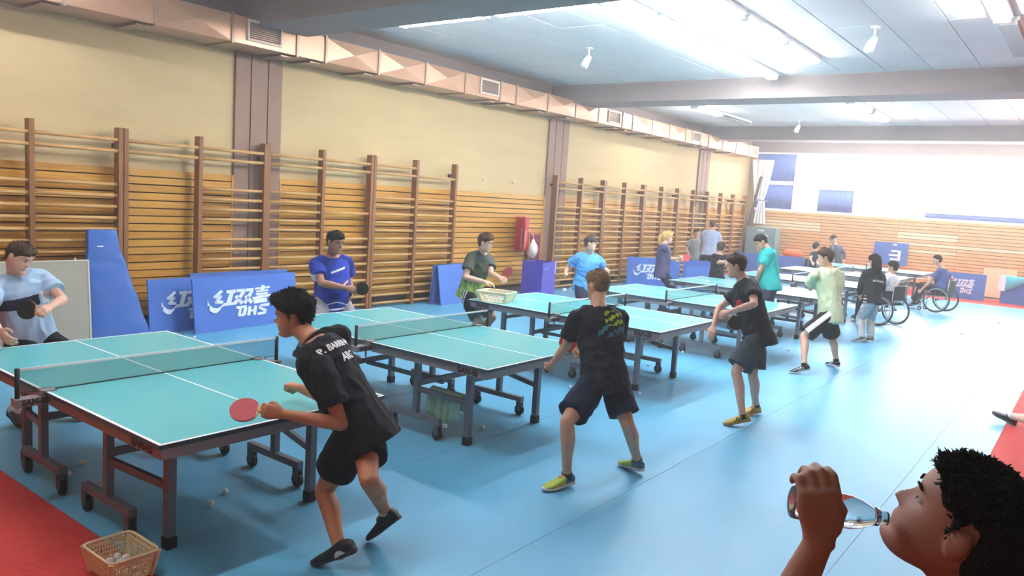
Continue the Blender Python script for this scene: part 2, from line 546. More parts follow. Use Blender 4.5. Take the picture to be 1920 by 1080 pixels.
def spot(x, y, label):
    t = thing('spotlight', label, 'lamp', (x, y, ZC), 0, 'white ceiling spotlights')
    MB().tube([(0, 0, 0), (0, 0, -0.02)], 0.06, 12).build('ceiling_rose', M_white, t, smooth=False)
    MB().tube([(0, 0, -0.02), (0, 0, -0.16)], 0.015, 8).build('stem', M_white, t, smooth=True)
    MB().tube([(0.02, 0.0, -0.14), (-0.03, 0.02, -0.22), (-0.07, 0.04, -0.32)], [0.045, 0.06, 0.065], 12).build('lamp_head', M_white, t, smooth=True)
spot(9.15, 3.5, 'white spotlight on the ceiling near the duct')
spot(9.2, -0.9, 'white spotlight hanging in the middle of the ceiling')
spot(19.3, 3.2, 'far white spotlight in front of the blue blinds')
# ------------------------------------------------------------------ wall bars
RZ = [2.50, 2.36] + [1.94 - 0.1432 * k for k in range(14)]
YL0, YL1 = 6.40, 6.53          # front and back of the uprights
def wall_bars(posts, label, skip=None, top=2.655):
    """One ladder unit: uprights at the given X, round rungs between them."""
    skip = skip or {}
    x0 = posts[0]
    t = thing('wall_bars', label, 'wall bars', (x0, YL1, 0), 0, 'wooden wall bars')
    n = len(posts)
    for i, x in enumerate(posts):
        m = MB().box(x - x0 - 0.03, x - x0 + 0.03, YL0 - YL1, 0, 0, top)
        m.build('upright', M_ladder, t, bevel=0.006)
    for i in range(n - 1):
        a, b = posts[i] - x0 + 0.025, posts[i + 1] - x0 - 0.025
        for k, z in enumerate(RZ):
            if k in skip.get(i, ()):
                continue
            y = -0.085 if k > 1 else -0.10
            key = 'rung%.3f' % (b - a)
            if key not in RUNG:
                RUNG[key] = MB().tube([(0, 0, 0), (b - a, 0, 0)], [0.0225, 0.0225], 8).mesh('rung', M_rung, True)
            link('rung', RUNG[key], t, (a, y, z))
    for x in (posts[0], posts[-1]):
        MB().box(x - x0 - 0.02, x - x0 + 0.02, 0, YW - YL1 - 0.03, 2.40, 2.46).build('wall_bracket', M_black, t)
    return t
RUNG = {}
P_ = 1.064
lx = [1.86 + P_ * i for i in range(-4, 8)]
ALL = tuple(range(2, 16))
wall_bars([lx[0] + 0.035, lx[1], lx[2] - 0.035], 'wooden wall bars left of the picture edge', None)
wall_bars([lx[2] + 0.035, lx[3], lx[4], lx[5] - 0.035], 'wooden wall bars behind the player in the pale blue shirt')
wall_bars([lx[5] + 0.035, lx[6], lx[7] - 0.02], 'wooden wall bars with one bay stripped to bare boards', {0: ALL, 1: (6,)})
wall_bars([lx[7] + 0.035, lx[8], lx[9] - 0.035], 'wooden wall bars with broken rungs behind the man in the blue polo', {1: (2, 3, 5, 6)})
wall_bars([lx[9] + 0.035, lx[10], lx[11]], 'wooden wall bars ending the left group, a rung missing at the top right', {1: (0,)})
l2 = [12.78 + P_ * i for i in range(12)]
for i, lab in ((0, 'wooden wall bars beside the brown column, right of the fire hose box'), (2, 'wooden wall bars, second unit right of the fire hose box'), (4, 'wooden wall bars behind the blond woman'),
               (6, 'wooden wall bars behind the boy in grey'), (8, 'wooden wall bars behind the standing man in pale grey')):
    wall_bars([l2[i] + (0.035 if i else 0), l2[i + 1], l2[i + 2] - 0.035], lab)
wall_bars([l2[10] + 0.035, l2[11]], 'last narrow wall bars unit at the far corner')

# hooks on the plaster
for x in (10.38, 11.38):
    h = MB().tube([(0, 0, 0), (0, -0.05, 0), (0.03, -0.08, 0.02)], 0.012, 6)
    tag(h.build('wall_hook', M_white, None, (x, YW, 2.41), True), 'small white hook on the plaster above the boards, %s one' % ('left' if x < 11 else 'right'), 'hook', 'hooks on the plaster')

# ------------------------------------------------------------------ table tennis tables
M_top = mat('teal_table_top', '#62bec4', 0.27, var=0.03, scale=2, spec=0.5)
M_line = mat('white_line_paint', '#f4f6f4', 0.4)
M_apron = mat('grey_steel_apron', '#8d8a8c', 0.5, metal=0.1, var=0.04)
M_apron_edge = mat('dark_table_edge', '#2c4a52', 0.45)
M_leg = mat('grey_steel_leg', '#6d7078', 0.45, metal=0.2)
M_rubber = mat('black_rubber', '#17181a', 0.7)
M_caster = mat('grey_caster', '#4d4f54', 0.5)
M_print = mat('dark_brown_print', '#3a2224', 0.6)
M_net = net_material('green_net', '#2c6466', 0.46)
TL, TW, TH = 2.74, 1.525, 0.76
M_SANEI = text_mesh('SAN-EI', 0.068, 0.0008, 0.004, 0.0, 1.05)
M_SANEI.materials.clear(); M_SANEI.materials.append(M_print)
M_SANEI2 = text_mesh('SAN-EI', 0.045, 0.0008, 0.003, 0.0, 1.05)
M_SANEI2.materials.clear(); M_SANEI2.materials.append(M_print)
def placed(name, me, parent, loc, right, up):
    o = link(name, me, parent)
    r, u = Vector(right).normalized(), Vector(up).normalized()
    n = r.cross(u)
    m = Matrix((r, u, n)).transposed().to_4x4()
    m.translation = Vector(loc)
    o.matrix_local = m
    return o
def make_table():
    t = thing('table_tennis_table', '', 'table')
    hx, hy = TW / 2, TL / 2
    for s in (-1, 1):
        # half top: a slab whose upper face is divided along the painted lines
        m = MB()
        us = [-hx, -hx + 0.02, -0.006, 0.006, hx - 0.02, hx]
        vs__ = [0.004, hy - 0.02, hy]
        m.cur = 0
        for i in range(5):
            for j in range(2):
                m.cur = 1 if (i in (0, 2, 4) or j == 1) else 0
                q = [(us[i], vs__[j], TH), (us[i + 1], vs__[j], TH), (us[i + 1], vs__[j + 1], TH), (us[i], vs__[j + 1], TH)]
                q = [(x, y * s, z) for x, y, z in q]
                m.add(q, [(0, 1, 2, 3) if s > 0 else (3, 2, 1, 0)])
        m.cur = 2
        z0 = TH - 0.025
        c = [(-hx, 0.004 * s), (hx, 0.004 * s), (hx, hy * s), (-hx, hy * s)]
        m.add([(*p, z0) for p in c] + [(*p, TH) for p in c], [(0, 3, 2, 1), (0, 1, 5, 4), (1, 2, 6, 5), (2, 3, 7, 6), (3, 0, 4, 7)])
        m.build('table_top', [M_top, M_line, M_apron_edge], t)
        ap = MB()
        i0, o0, o1 = 0.02, hx - 0.025, hy - 0.025
        ap.box(-o0, -o0 + 0.03, *sorted((i0 * s, o1 * s)), TH - 0.09, TH - 0.025)
        ap.box(o0 - 0.03, o0, *sorted((i0 * s, o1 * s)), TH - 0.09, TH - 0.025)
        ap.box(-o0 + 0.03, o0 - 0.03, *sorted(((o1 - 0.03) * s, o1 * s)), TH - 0.09, TH - 0.025)
        ap.box(-o0 + 0.03, o0 - 0.03, *sorted((i0 * s, (i0 + 0.03) * s)), TH - 0.09, TH - 0.025)
        apr = ap.build('apron', M_apron, t)
        for xs, rt in ((-1, (0, -1, 0)), (1, (0, 1, 0))):
            placed('lettering', M_SANEI, apr, (xs * (o0 + 0.0015), (o1 - 0.2) * s, TH - 0.058), rt, (0, 0, 1))
        for xs in (-1, 1):
            x = xs * 0.49
            lg = MB().box(x - 0.027, x + 0.027, *sorted(((hy - 0.42) * s, (hy - 0.365) * s)), 0.07, TH - 0.09).build('leg', M_leg, t, bevel=0.004)
            MB().box(x - 0.031, x + 0.031, *sorted(((hy - 0.424) * s, (hy - 0.361) * s)), 0.0, 0.07).build('foot', M_rubber, lg)
            # wheeled undercarriage: beam along the table with two castors and an upright
            x2 = xs * 0.585
            ya, yb = (hy - 0.62) * s, (hy - 1.22) * s
            bs = MB().box(x2 - 0.025, x2 + 0.025, *sorted((ya, yb)), 0.135, 0.185).build('base_beam', M_leg, t, bevel=0.003)
            MB().box(x2 - 0.024, x2 + 0.024, *sorted((0.5 * (ya + yb) - 0.02 * s, 0.5 * (ya + yb) + 0.03 * s)), 0.185, TH - 0.09).build('upright', M_leg, t, bevel=0.003)
            MB().bar((x, (hy - 0.4) * s, 0.36), (x2, 0.5 * (ya + yb), 0.40), 0.03, 0.045).build('brace', M_leg, t)
            for yy in (ya, yb):
                yc = yy - 0.03 * (1 if yy == ya else -1) * s
                cs = MB().tube([(x2 - 0.014, yc, 0.05), (x2 + 0.014, yc, 0.05)], 0.05, 14).build('castor', M_rubber, t)
                f = MB().box(x2 - 0.026, x2 - 0.018, yc - 0.025, yc + 0.025, 0.04, 0.135).box(x2 + 0.018, x2 + 0.026, yc - 0.025, yc + 0.025, 0.04, 0.135)
                f.box(x2 - 0.026, x2 + 0.026, yc - 0.025, yc + 0.025, 0.118, 0.137)
                f.build('fork', M_caster, cs)
        MB().bar((-0.49, (hy - 0.39) * s, 0.56), (0.49, (hy - 0.39) * s, 0.56), 0.03, 0.04).build('cross_bar', M_leg, t)
        MB().bar((-0.585, (hy - 0.9) * s, 0.45), (0.585, (hy - 0.9) * s, 0.45), 0.03, 0.045).build('cross_bar', M_leg, t)
    MB().bar((-0.3, -0.5, 0.42), (-0.3, 0.5, 0.42), 0.035, 0.035).build('link_bar', M_leg, t)
    MB().bar((0.3, -0.5, 0.42), (0.3, 0.5, 0.42), 0.035, 0.035).build('link_bar', M_leg, t)
    # net set
    for s in (-1, 1):
        xp = s * (hx + 0.14)
        ps = MB().tube([(xp, 0, TH - 0.04), (xp, 0, TH + 0.155)], 0.014, 10).build('net_post', M_rubber, t, smooth=True)
        cl = MB().box(*sorted((s * (hx - 0.05), xp + 0.02 * s)), -0.04, 0.04, TH - 0.075, TH - 0.027)
        cl.box(*sorted((s * (hx - 0.06), s * (hx + 0.01))), -0.045, 0.045, TH + 0.001, TH + 0.009)
        cl.box(*sorted((s * (hx + 0.005), s * (hx + 0.02))), -0.04, 0.04, TH - 0.07, TH + 0.009)
        cl.tube([(s * (hx + 0.02), 0, TH - 0.14), (s * (hx + 0.02), 0, TH - 0.07)], 0.009, 8)
        c_ = cl.build('net_clamp', M_apron, ps)
        placed('lettering', M_SANEI2, c_, (s * (hx + 0.06), -0.0415, TH - 0.051), (1, 0, 0), (0, 0, 1))
    nt_ = MB().add([(-hx - 0.13, 0, TH + 0.004), (hx + 0.13, 0, TH + 0.004), (hx + 0.13, 0, TH + 0.145), (-hx - 0.13, 0, TH + 0.145)], [(0, 1, 2, 3)])
    net = nt_.build('net', M_net, t)
    MB().box(-hx - 0.14, hx + 0.14, -0.005, 0.005, TH + 0.138, TH + 0.1525).build('net_tape', M_line, net)
    MB().box(-hx - 0.13, hx + 0.13, -0.003, 0.003, TH + 0.002, TH + 0.006).build('net_cord', M_rubber, net)
    return t
TX = [0.0, 2.654, 5.571, 8.34, 11.17, 14.2, 17.4, 20.6]
TY = [0.0, 0.05, 0.03, -0.10, -0.05, -0.05, 0.0, 0.0]
tlabels = ['teal table tennis table nearest the camera, beside the ball basket', 'teal table tennis table with a green towel hung under it', 'teal table tennis table with a white basket on its far corner',
           'teal table tennis table, fourth from the camera', 'teal table tennis table in front of the blond woman', 'table tennis table beside the girl in the black hooded top',
           'table tennis table at which the man in the wheelchair plays', 'farthest table tennis table before the end wall']
table0 = make_table()
for i in range(8):
    t = table0 if i == 0 else copy_tree(table0)
    t.location = (TX[i] + TW / 2, TY[i] + TL / 2, 0)
    tag(t, tlabels[i], 'table', 'table tennis tables in a row')

# ------------------------------------------------------------------ blue court barriers with the white emblem
M_fabric = mat('blue_barrier_cloth', '#4a6fb8', 0.75, var=0.06, scale=3, bump=0.15, bscale=8)
M_fabric_in = mat('violet_blue_bin', '#4741a3', 0.45, var=0.05)
M_logo = mat('white_print', '#e8edf5', 0.6)
M_tube_dark = mat('dark_frame_tube', '#2a2f45', 0.5)
# the emblem in panel units: x 0..1 along the panel, y 0..1 upward (traced strokes and a swoosh)
LOGO_TL, LOGO_TR, LOGO_BR, LOGO_BL = (65, 190), (1640, 85), (1730, 776), (200, 950)
def panel_uv(p):
    """Inverse bilinear map from sketch units to the panel."""
    x, y = p
    u, v = 0.5, 0.5
    for _ in range(20):
        tx = LOGO_TL[0] * (1 - u) + LOGO_TR[0] * u; ty = LOGO_TL[1] * (1 - u) + LOGO_TR[1] * u
        bx = LOGO_BL[0] * (1 - u) + LOGO_BR[0] * u; by = LOGO_BL[1] * (1 - u) + LOGO_BR[1] * u
        px, py = bx * (1 - v) + tx * v, by * (1 - v) + ty * v
        ex, ey = x - px, y - py
        u += ex / 1550.0
        v -= ey / 740.0
    return u, v
STROKES = [
    ([(495, 352), (400, 442), (482, 436), (425, 512), (525, 508)], 40),
    ([(560, 368), (695, 356)], 44), ([(640, 360), (605, 540)], 62), ([(535, 545), (690, 530)], 40),
    ([(708, 352), (838, 344)], 42), ([(826, 345), (760, 455), (690, 538)], 52), ([(705, 425), (810, 532)], 50),
    ([(850, 344), (965, 334)], 42), ([(950, 336), (900, 440), (842, 530)], 50), ([(850, 425), (955, 520)], 50),
    ([(990, 326), (1222, 300)], 27), ([(1118, 274), (1100, 350)], 52), ([(1010, 364), (1205, 344)], 24), ([(1010, 402), (1195, 384)], 26),
    ([(1030, 430), (1180, 415)], 22), ([(962, 462), (1245, 412)], 32), ([(985, 505), (1190, 482)], 62),
    ([(730, 592), (880, 574)], 36), ([(790, 600), (778, 712)], 40), ([(868, 585), (850, 690)], 52), ([(768, 704), (862, 690)], 36),
    ([(932, 572), (922, 704)], 46), ([(1022, 562), (1010, 694)], 46), ([(932, 638), (1012, 628)], 30),
    ([(1232, 546), (1105, 562), (1085, 598), (1180, 632), (1168, 668), (1060, 682)], 36)]
SWOOSH = [(303, 490), (340, 550), (400, 590), (455, 597), (500, 575), (525, 540), (560, 530), (560, 566), (520, 574), (490, 625), (450, 662), (400, 660), (345, 625), (315, 570)]
def emblem(W, H, side=-1):
    m = MB()
    def put(poly):
        q = [panel_uv(p) for p in poly]
        pts = [((u - 0.5) * W, side * 0.018, v * H) for u, v in q]
        back = [(x, side * 0.010, z) for x, y, z in pts]
        k = len(pts)
        m.add(pts + back, [tuple(range(k)), tuple(reversed(range(k, 2 * k)))] + [(i, (i + 1) % k, k + (i + 1) % k, k + i) for i in range(k)])
    for pts, w in STROKES:
        for i, (a, b) in enumerate(zip(pts[:-1], pts[1:])):
            a, b = Vector(a), Vector(b)
            d = (b - a).normalized() * (w * 0.35 if len(pts) > 2 else 0)
            a2 = a - (d if i > 0 else d * 0)
            b2 = b + (d if i < len(pts) - 2 else d * 0)
            n = Vector((-(b - a).y, (b - a).x)).normalized() * w / 2
            put([a2 + n, b2 + n, b2 - n, a2 - n])
    for i in range(1, 7):
        j, k = i, len(SWOOSH) - i
        put([SWOOSH[j - 1], SWOOSH[j], SWOOSH[k - 1], SWOOSH[k % len(SWOOSH)]] if i > 1 else [SWOOSH[0], SWOOSH[1], SWOOSH[-1]])
    return m
def barrier(x, y, rotz, W, H, lean, label, logo=True, stand=True, group='blue court barriers'):
    """Cloth stretched over a tube frame; local -Y is the printed side."""
    t = thing('court_barrier', label, 'barrier', (x, y, 0), rotz, group)
    hold = bpy.data.objects.new('panel', None)
    m = MB()
    n, k = 12, 6
    vs_, fs_ = [], []
    for j in range(k + 1):
        for i in range(n + 1):
            u, v = i / n, j / k
            d = 0.006 * math.sin(u * 9 + v * 4 + x) * math.sin(v * 3.1)
            vs_.append(((u - 0.5) * W, -0.010 + d * 0.5, v * H))
    o2 = len(vs_)
    vs_ += [(a, 0.012, c) for a, b, c in vs_]
    for j in range(k):
        for i in range(n):
            a = j * (n + 1) + i
            fs_.append((a, a + 1, a + n + 2, a + n + 1))
            fs_.append((o2 + a, o2 + a + n + 1, o2 + a + n + 2, o2 + a + 1))
    for i in range(n):
        fs_ += [(i, o2 + i, o2 + i + 1, i + 1)]
        q = k * (n + 1) + i
        fs_ += [(q, q + 1, o2 + q + 1, o2 + q)]
    for j in range(k):
        q = j * (n + 1)
        fs_ += [(q, q + n + 1, o2 + q + n + 1, o2 + q)]
        q = q + n
        fs_ += [(q, o2 + q, o2 + q + n + 1, q + n + 1)]
    m.add(vs_, fs_)
    bpy.data.objects.remove(hold)
    p = m.build('cloth_panel', M_fabric, t, smooth=False)
    p.rotation_euler = (-lean, 0, 0)
    if logo:
        emblem(W, H).build('emblem', M_logo, p)
    fr = MB()
    for sx in (-1, 1):
        fr.tube([(sx * (W / 2 - 0.012), 0.016, 0.0), (sx * (W / 2 - 0.012), 0.016, H)], 0.009, 6)
    fr.tube([(-W / 2, 0.016, H - 0.01), (W / 2, 0.016, H - 0.01)], 0.009, 6)
    fr.build('frame_tube', M_tube_dark, p, smooth=True)
    if stand:
        for sx in (-1, 1):
            MB().tube([(sx * W * 0.42, H * 0.7 * math.sin(lean) + 0.02, H * 0.7 * math.cos(lean)), (sx * W * 0.42, H * 0.7 * math.sin(lean) + 0.26, 0.009)], 0.008, 6).build('strut', M_tube_dark, t, smooth=True)
    return t
def ang(x, y):
    return math.atan2(y, x)
barrier(4.55, 6.005, ang(1.65, 0.22), 1.85, 0.74, 0.12, 'blue barrier with a complete white emblem, leaning before the wall bars', stand=False)
barrier(3.90, 6.18, ang(1.65, 0.10), 1.52, 0.73, 0.10, 'blue barrier half hidden behind another, its emblem cut off', stand=False)
barrier(4.62, 6.345, ang(1.7, 0.02), 1.62, 0.765, 0.02, 'blue barrier at the back of the leaning group, only its top edge showing', logo=False, stand=False)
barrier(9.12, 6.10, ang(1.0, 0.12), 0.95, 0.75, 0.16, 'plain blue barrier folded open like a tent', logo=False, stand=False)
barrier(9.05, 6.33, ang(1.0, 0.12) + math.pi, 0.95, 0.75, 0.06, 'back half of the tent shaped plain blue barrier', logo=False, stand=False)
barrier(16.55, 5.72, ang(1.05, -0.86), 1.5, 0.74, 0.02, 'blue barrier with emblem behind the blond woman')
barrier(17.35, 4.72, ang(0.35, -0.9), 0.98, 0.74, 0.02, 'plain blue barrier in front of the boy in grey', logo=False)
barrier(15.9, 4.05, ang(0.85, -0.62), 0.95, 0.70, 0.02, 'low plain blue barrier nearer the tables, beside the boy in grey', logo=False)
barrier(23.3, 5.6, ang(0.25, -0.9), 1.0, 0.74, 0.02, 'blue barrier at the far corner before the grey cabinet', logo=False)
barrier(23.7, 4.5, ang(0.25, -0.9), 1.0, 0.74, 0.02, 'blue barrier right of the far corner, under the orange bag', logo=False)
barrier(24.0, 3.45, ang(0.1, -0.9), 1.0, 0.74, 0.02, 'blue barrier behind the far seated player', logo=False)
barrier(23.75, -0.62, ang(-0.03, -0.9), 1.0, 0.75, 0.06, 'blue barrier with emblem behind the man in the wheelchair')
barrier(23.75, -2.35, ang(-0.02, -0.9), 1.7, 0.76, 0.05, 'blue barrier half covered by an aqua cloth at the right', logo=False)
# barrier hung on the end wall with a turned emblem
t = thing('hanging_banner', 'blue banner with white marks hung on the end wall', 'banner', (X1 - 0.16, 1.72, 0.71))
MB().box(0, 0.02, -0.5, 0.5, 0, 0.72).build('cloth', M_fabric, t)
for bl in (((-0.30, -0.22, 0.16, 0.48), (-0.22, 0.0, 0.16, 0.22), (-0.22, 0.04, 0.29, 0.35), (-0.22, -0.02, 0.42, 0.48)), ((-0.16, -0.06, 0.63, 0.68),)):
    e_ = MB()
    for y0, y1, z0, z1 in bl:
        e_.box(-0.006, 0.001, y0, y1, z0, z1)
    e_.build('emblem', M_logo, t)
for y in (-0.45, 0.45):
    MB().box(0.02, 0.11, y - 0.015, y + 0.015, 0.66, 0.7).build('wall_hook', M_white, t)

# ------------------------------------------------------------------ things along the ladder wall
# tapering blue mat leaning on the bars
M_mat = mat('blue_mat_vinyl', '#3a63aa', 0.5, var=0.08, scale=2.5, bump=0.5, bscale=5)
def crash_mat():
    t = thing('gym_mat', 'tall tapering blue gym mat leaning against the wall bars', 'mat', (2.70, 6.12, 0))
    W0, W1, H = 0.86, 0.30, 1.37
    n = 40
    vs_, fs_ = [], []
    for j in range(n + 1):
        v = j / n
        w = W0 * (1 - v) + W1 * v
        w += 0.012 * math.sin(v * 21)
        z = H * v
        y = 0.22 * v
        b = 0.014 * math.sin(v * 24 + 2 * math.sin(v * 9))
        vs_ += [(-w / 2 - 0.1 * v, y - 0.05, z), (-w * 0.1, y - 0.06 - b, z), (w * 0.25, y - 0.06 + b, z), (w / 2 - 0.1 * v, y - 0.05, z), (w / 2 - 0.1 * v, y + 0.03, z), (-w / 2 - 0.1 * v, y + 0.03, z)]
    for j in range(n):
        for k in range(6):
            fs_.append((j * 6 + k, j * 6 + (k + 1) % 6, (j + 1) * 6 + (k + 1) % 6, (j + 1) * 6 + k))
    fs_ += [tuple(reversed(range(6))), tuple(range(n * 6, n * 6 + 6))]
    MB().add(vs_, fs_).build('cover', M_mat, t, smooth=True, bevel=0.01)
    MB().box(-0.18, -0.10, 0.118, 0.124, 1.16, 1.172).build('label_tag', M_white, t)
    MB().tube([(-0.40, 0.20, 1.02), (-0.44, 0.18, 0.85)], 0.012, 6).build('carry_handle', M_white, t)
crash_mat()
# beige board leaning beside it
M_pinboard = mat('beige_board', '#a9a18f', 0.85, var=0.04, scale=5, bump=0.3, bscale=120)
t = thing('partition_board', 'large beige board with a pale rim leaning behind the player in pale blue', 'board', (1.55, 5.92, 0))
MB().box(-0.85, 0.75, 0, 0.03, 0, 1.02).build('panel', M_pinboard, t).rotation_euler = (-0.08, 0, 0)
m = MB()
for b_ in ((-0.87, 0.77, 1.02, 1.035), (-0.87, -0.85, 0, 1.02), (0.75, 0.77, 0, 1.02)):
    m.box(b_[0], b_[1], -0.005, 0.035, b_[2], b_[3])
m.build('rim', mat('pale_rim', '#cfc9b4', 0.6), t).rotation_euler = (-0.08, 0, 0)
# white blurred bottle standing by the mat
t = thing('water_bottle', 'white bottle lying at the foot of the blue gym mat', 'bottle', (2.35, 5.35, 0.045), 0.4)
MB().tube([(-0.12, 0, 0), (-0.11, 0, 0), (0.06, 0, 0), (0.10, 0, 0), (0.12, 0, 0)], [0.03, 0.042, 0.042, 0.02, 0.016], 12).build('bottle_body', M_white, t, smooth=True)
MB().tube([(0.12, 0, 0), (0.15, 0, 0)], 0.02, 10).build('bottle_cap', M_white, t)

# fire hose box, cabinet and plastic bag
M_red = mat('signal_red', '#b3222c', 0.4, var=0.05)
M_darkred = mat('dark_red', '#7e1f2a', 0.5)
t = thing('fire_hose_box', 'red metal fire hose cover with its door standing open', 'fire hose box', (11.66, YW - 0.05, 0.95))
MB().box(-0.12, 0.14, -0.18, 0.0, 0.0, 0.73).build('body', M_red, t, bevel=0.01)
d_ = MB().box(-0.02, 0.0, -0.40, 0.0, 0.0, 0.74).build('door', M_red, t, (-0.12, -0.18, 0))
d_.rotation_euler = (0, 0, -0.75)
MB().bar((-0.03, -0.16, 0.05), (-0.03, -0.16, 0.5), 0.012, 0.03).build('handle', mat('grey_red', '#b98a8a', 0.5), d_)
letters('lettering', 'INCENDIO', 0.075, M_white, t, (0.03, -0.183, 0.25), (0, 0, 1), (-1, 0, 0))
t = thing('hose_cabinet', 'dark red recessed hose cabinet right of the red fire box', 'cabinet', (12.23, YW - 0.045, 0.6))
MB().box(-0.2, 0.2, -0.05, 0, 0, 0.7).build('case', M_darkred, t)
MB().box(-0.17, 0.17, -0.058, -0.05, 0.03, 0.67).build('door_pane', mat('smoky_pane', '#6a2430', 0.15), t)
MB().box(-0.24, -0.2, -0.06, 0, -0.03, 0.73).box(0.2, 0.24, -0.06, 0, -0.03, 0.73).box(-0.2, 0.2, -0.06, 0, 0.7, 0.73).box(-0.2, 0.2, -0.06, 0, -0.03, 0.0).build('frame', mat('brown_frame', '#a8662c', 0.5), t)
t = thing('plastic_bag', 'translucent white plastic bag hanging below the red fire box', 'bag', (11.9, 6.36, 0.78))
M_bag = mat('white_bag', '#d8d4d0', 0.35, var=0.1, scale=12, alpha=0.85)
vs_, fs_ = [], []
for j in range(9):
    v = j / 8
    r = (0.05 + 0.13 * math.sin(math.pi * min(1, v * 1.1)) ** 0.7) * (1 - 0.3 * v)
    for k in range(14):
        a = 2 * math.pi * k / 14
        rr = r * (1 + 0.14 * math.sin(3 * a + 5 * v) + 0.06 * math.sin(7 * a))
        vs_.append((rr * math.cos(a), rr * 0.6 * math.sin(a), v * 0.42))
for j in range(8):
    for k in range(14):
        fs_.append((j * 14 + k, j * 14 + (k + 1) % 14, (j + 1) * 14 + (k + 1) % 14, (j + 1) * 14 + k))
fs_.append(tuple(reversed(range(14))))
MB().add(vs_, fs_).build('bag_body', M_bag, t, smooth=True)
MB().tube([(0, 0, 0.40), (0.03, 0.02, 0.5), (0.02, 0.1, 0.56)], 0.012, 6).build('bag_handle', M_bag, t, smooth=True)
# tall violet bin
t = thing('waste_bin', 'tall open violet blue box bin beside the fire hose box', 'bin', (11.66, 5.98, 0), 0.12)
m = MB()
for b_ in ((-0.3, 0.3, -0.25, -0.235), (-0.3, 0.3, 0.235, 0.25), (-0.3, -0.285, -0.235, 0.235), (0.285, 0.3, -0.235, 0.235)):
    m.box(*b_, 0, 0.76)
m.box(-0.285, 0.285, -0.235, 0.235, 0, 0.02)
m.build('bin_walls', M_fabric_in, t)
MB().box(-0.22, -0.02, -0.257, -0.25, 0.6, 0.64).build('print_strip', mat('faint_print', '#7d79c4', 0.6), t)
MB().box(0.3, 0.307, -0.12, 0.14, 0.55, 0.66).build('print_patch', mat('faint_print', '#7d79c4', 0.6), t)
MB().box(0.26, 0.302, -0.254, -0.21, 0.5, 0.765).build('corner_tape', mat('pale_tape', '#b9b6e0', 0.5), t)
# small grey bracket things at the foot of the second bars
for i, x in enumerate((13.1, 13.45, 13.95)):
    tag(MB().cbox((0, 0, 0.03), (0.07, 0.05, 0.06)).cbox((0.06, 0, 0.02), (0.08, 0.03, 0.03)).build('floor_bracket', M_white, None, (x, 6.25, 0)), 'small white fitting on the floor under the second bars, %s' % ('left', 'middle', 'right')[i], 'fitting', 'white fittings under the bars')

# ------------------------------------------------------------------ far corner
M_cab = mat('grey_green_cabinet', '#7f9a9e', 0.5, var=0.05)
t = thing('metal_cabinet', 'grey green metal cabinet in the far corner', 'cabinet', (24.75, 5.78, 0))
MB().box(-0.25, 0.25, -0.52, 0.52, 0.05, 1.6).build('body', M_cab, t, bevel=0.01)
for y0, y1 in ((-0.5, -0.005), (0.005, 0.5)):
    d_ = MB().box(-0.27, -0.25, y0, y1, 0.08, 1.55).build('door', M_cab, t)
    MB().box(-0.285, -0.27, (y0 if y0 > 0 else y1 - 0.06) + 0.01, (y0 if y0 > 0 else y1 - 0.06) + 0.04, 0.8, 0.95).build('handle', M_white, d_)
MB().box(-0.275, -0.27, -0.12, 0.12, 1.47, 1.52).build('name_plate', M_white, t)
m = MB().add([(-0.275, -0.05, 1.3), (-0.275, -0.32, 1.3), (-0.275, -0.2, 1.38), (-0.275, -0.14, 1.4)], [(0, 1, 2, 3)])
m.build('paper_note', M_white, t)
M_cloth_white = mat('white_cloth', '#f0f2f4', 0.9, var=0.03)
def hanging_cloth(x, y, z0, z1, w, label):
    t = thing('hanging_cloth', label, 'cloth', (x, y, z0))
    n, k = 16, 10
    vs_, fs_ = [], []
    for j in range(k + 1):
        v = j / k
        ww = w * (0.35 + 0.65 * v ** 0.7) if z1 - z0 > 1.3 else w * (1 - 0.5 * v)
        for i in range(n + 1):
            u = i / n - 0.5
            vs_.append((0.05 * math.sin(u * 22 + v) * (0.4 + v * 0.6), u * ww, (z1 - z0) * v))
    o2 = len(vs_)
    vs_ += [(a + 0.012, b, c) for a, b, c in vs_]
    for j in range(k):
        for i in range(n):
            a = j * (n + 1) + i
            fs_ += [(a, a + 1, a + n + 2, a + n + 1), (o2 + a, o2 + a + n + 1, o2 + a + n + 2, o2 + a + 1)]
    MB().add(vs_, fs_).build('cloth_sheet', M_cloth_white, t, smooth=True)
    MB().tube([(0, -w * 0.5, z1 - z0 + 0.01), (0, w * 0.5, z1 - z0 + 0.01)], 0.012, 6).build('rail', M_white, t)
hanging_cloth(24.95, 6.1, 2.55, 3.92, 0.75, 'white cloth hanging from the end of the duct in the far corner')
hanging_cloth(24.9, 6.02, 1.72, 2.5, 0.42, 'narrow white cloth hanging just above the grey cabinet')
t = thing('corner_pole', 'dark slanting pole in the far corner beside the white cloth', 'pole', (24.75, 6.37, 0))
MB().tube([(0, 0.06, 0.0), (0.05, 0.0, 1.6), (0.12, -0.28, 3.35)], 0.045, 10).build('pole_tube', M_skirting, t, smooth=True)
MB().box(-0.09, 0.09, -0.03, 0.15, 0.0, 0.03).build('pole_foot', M_skirting, t)
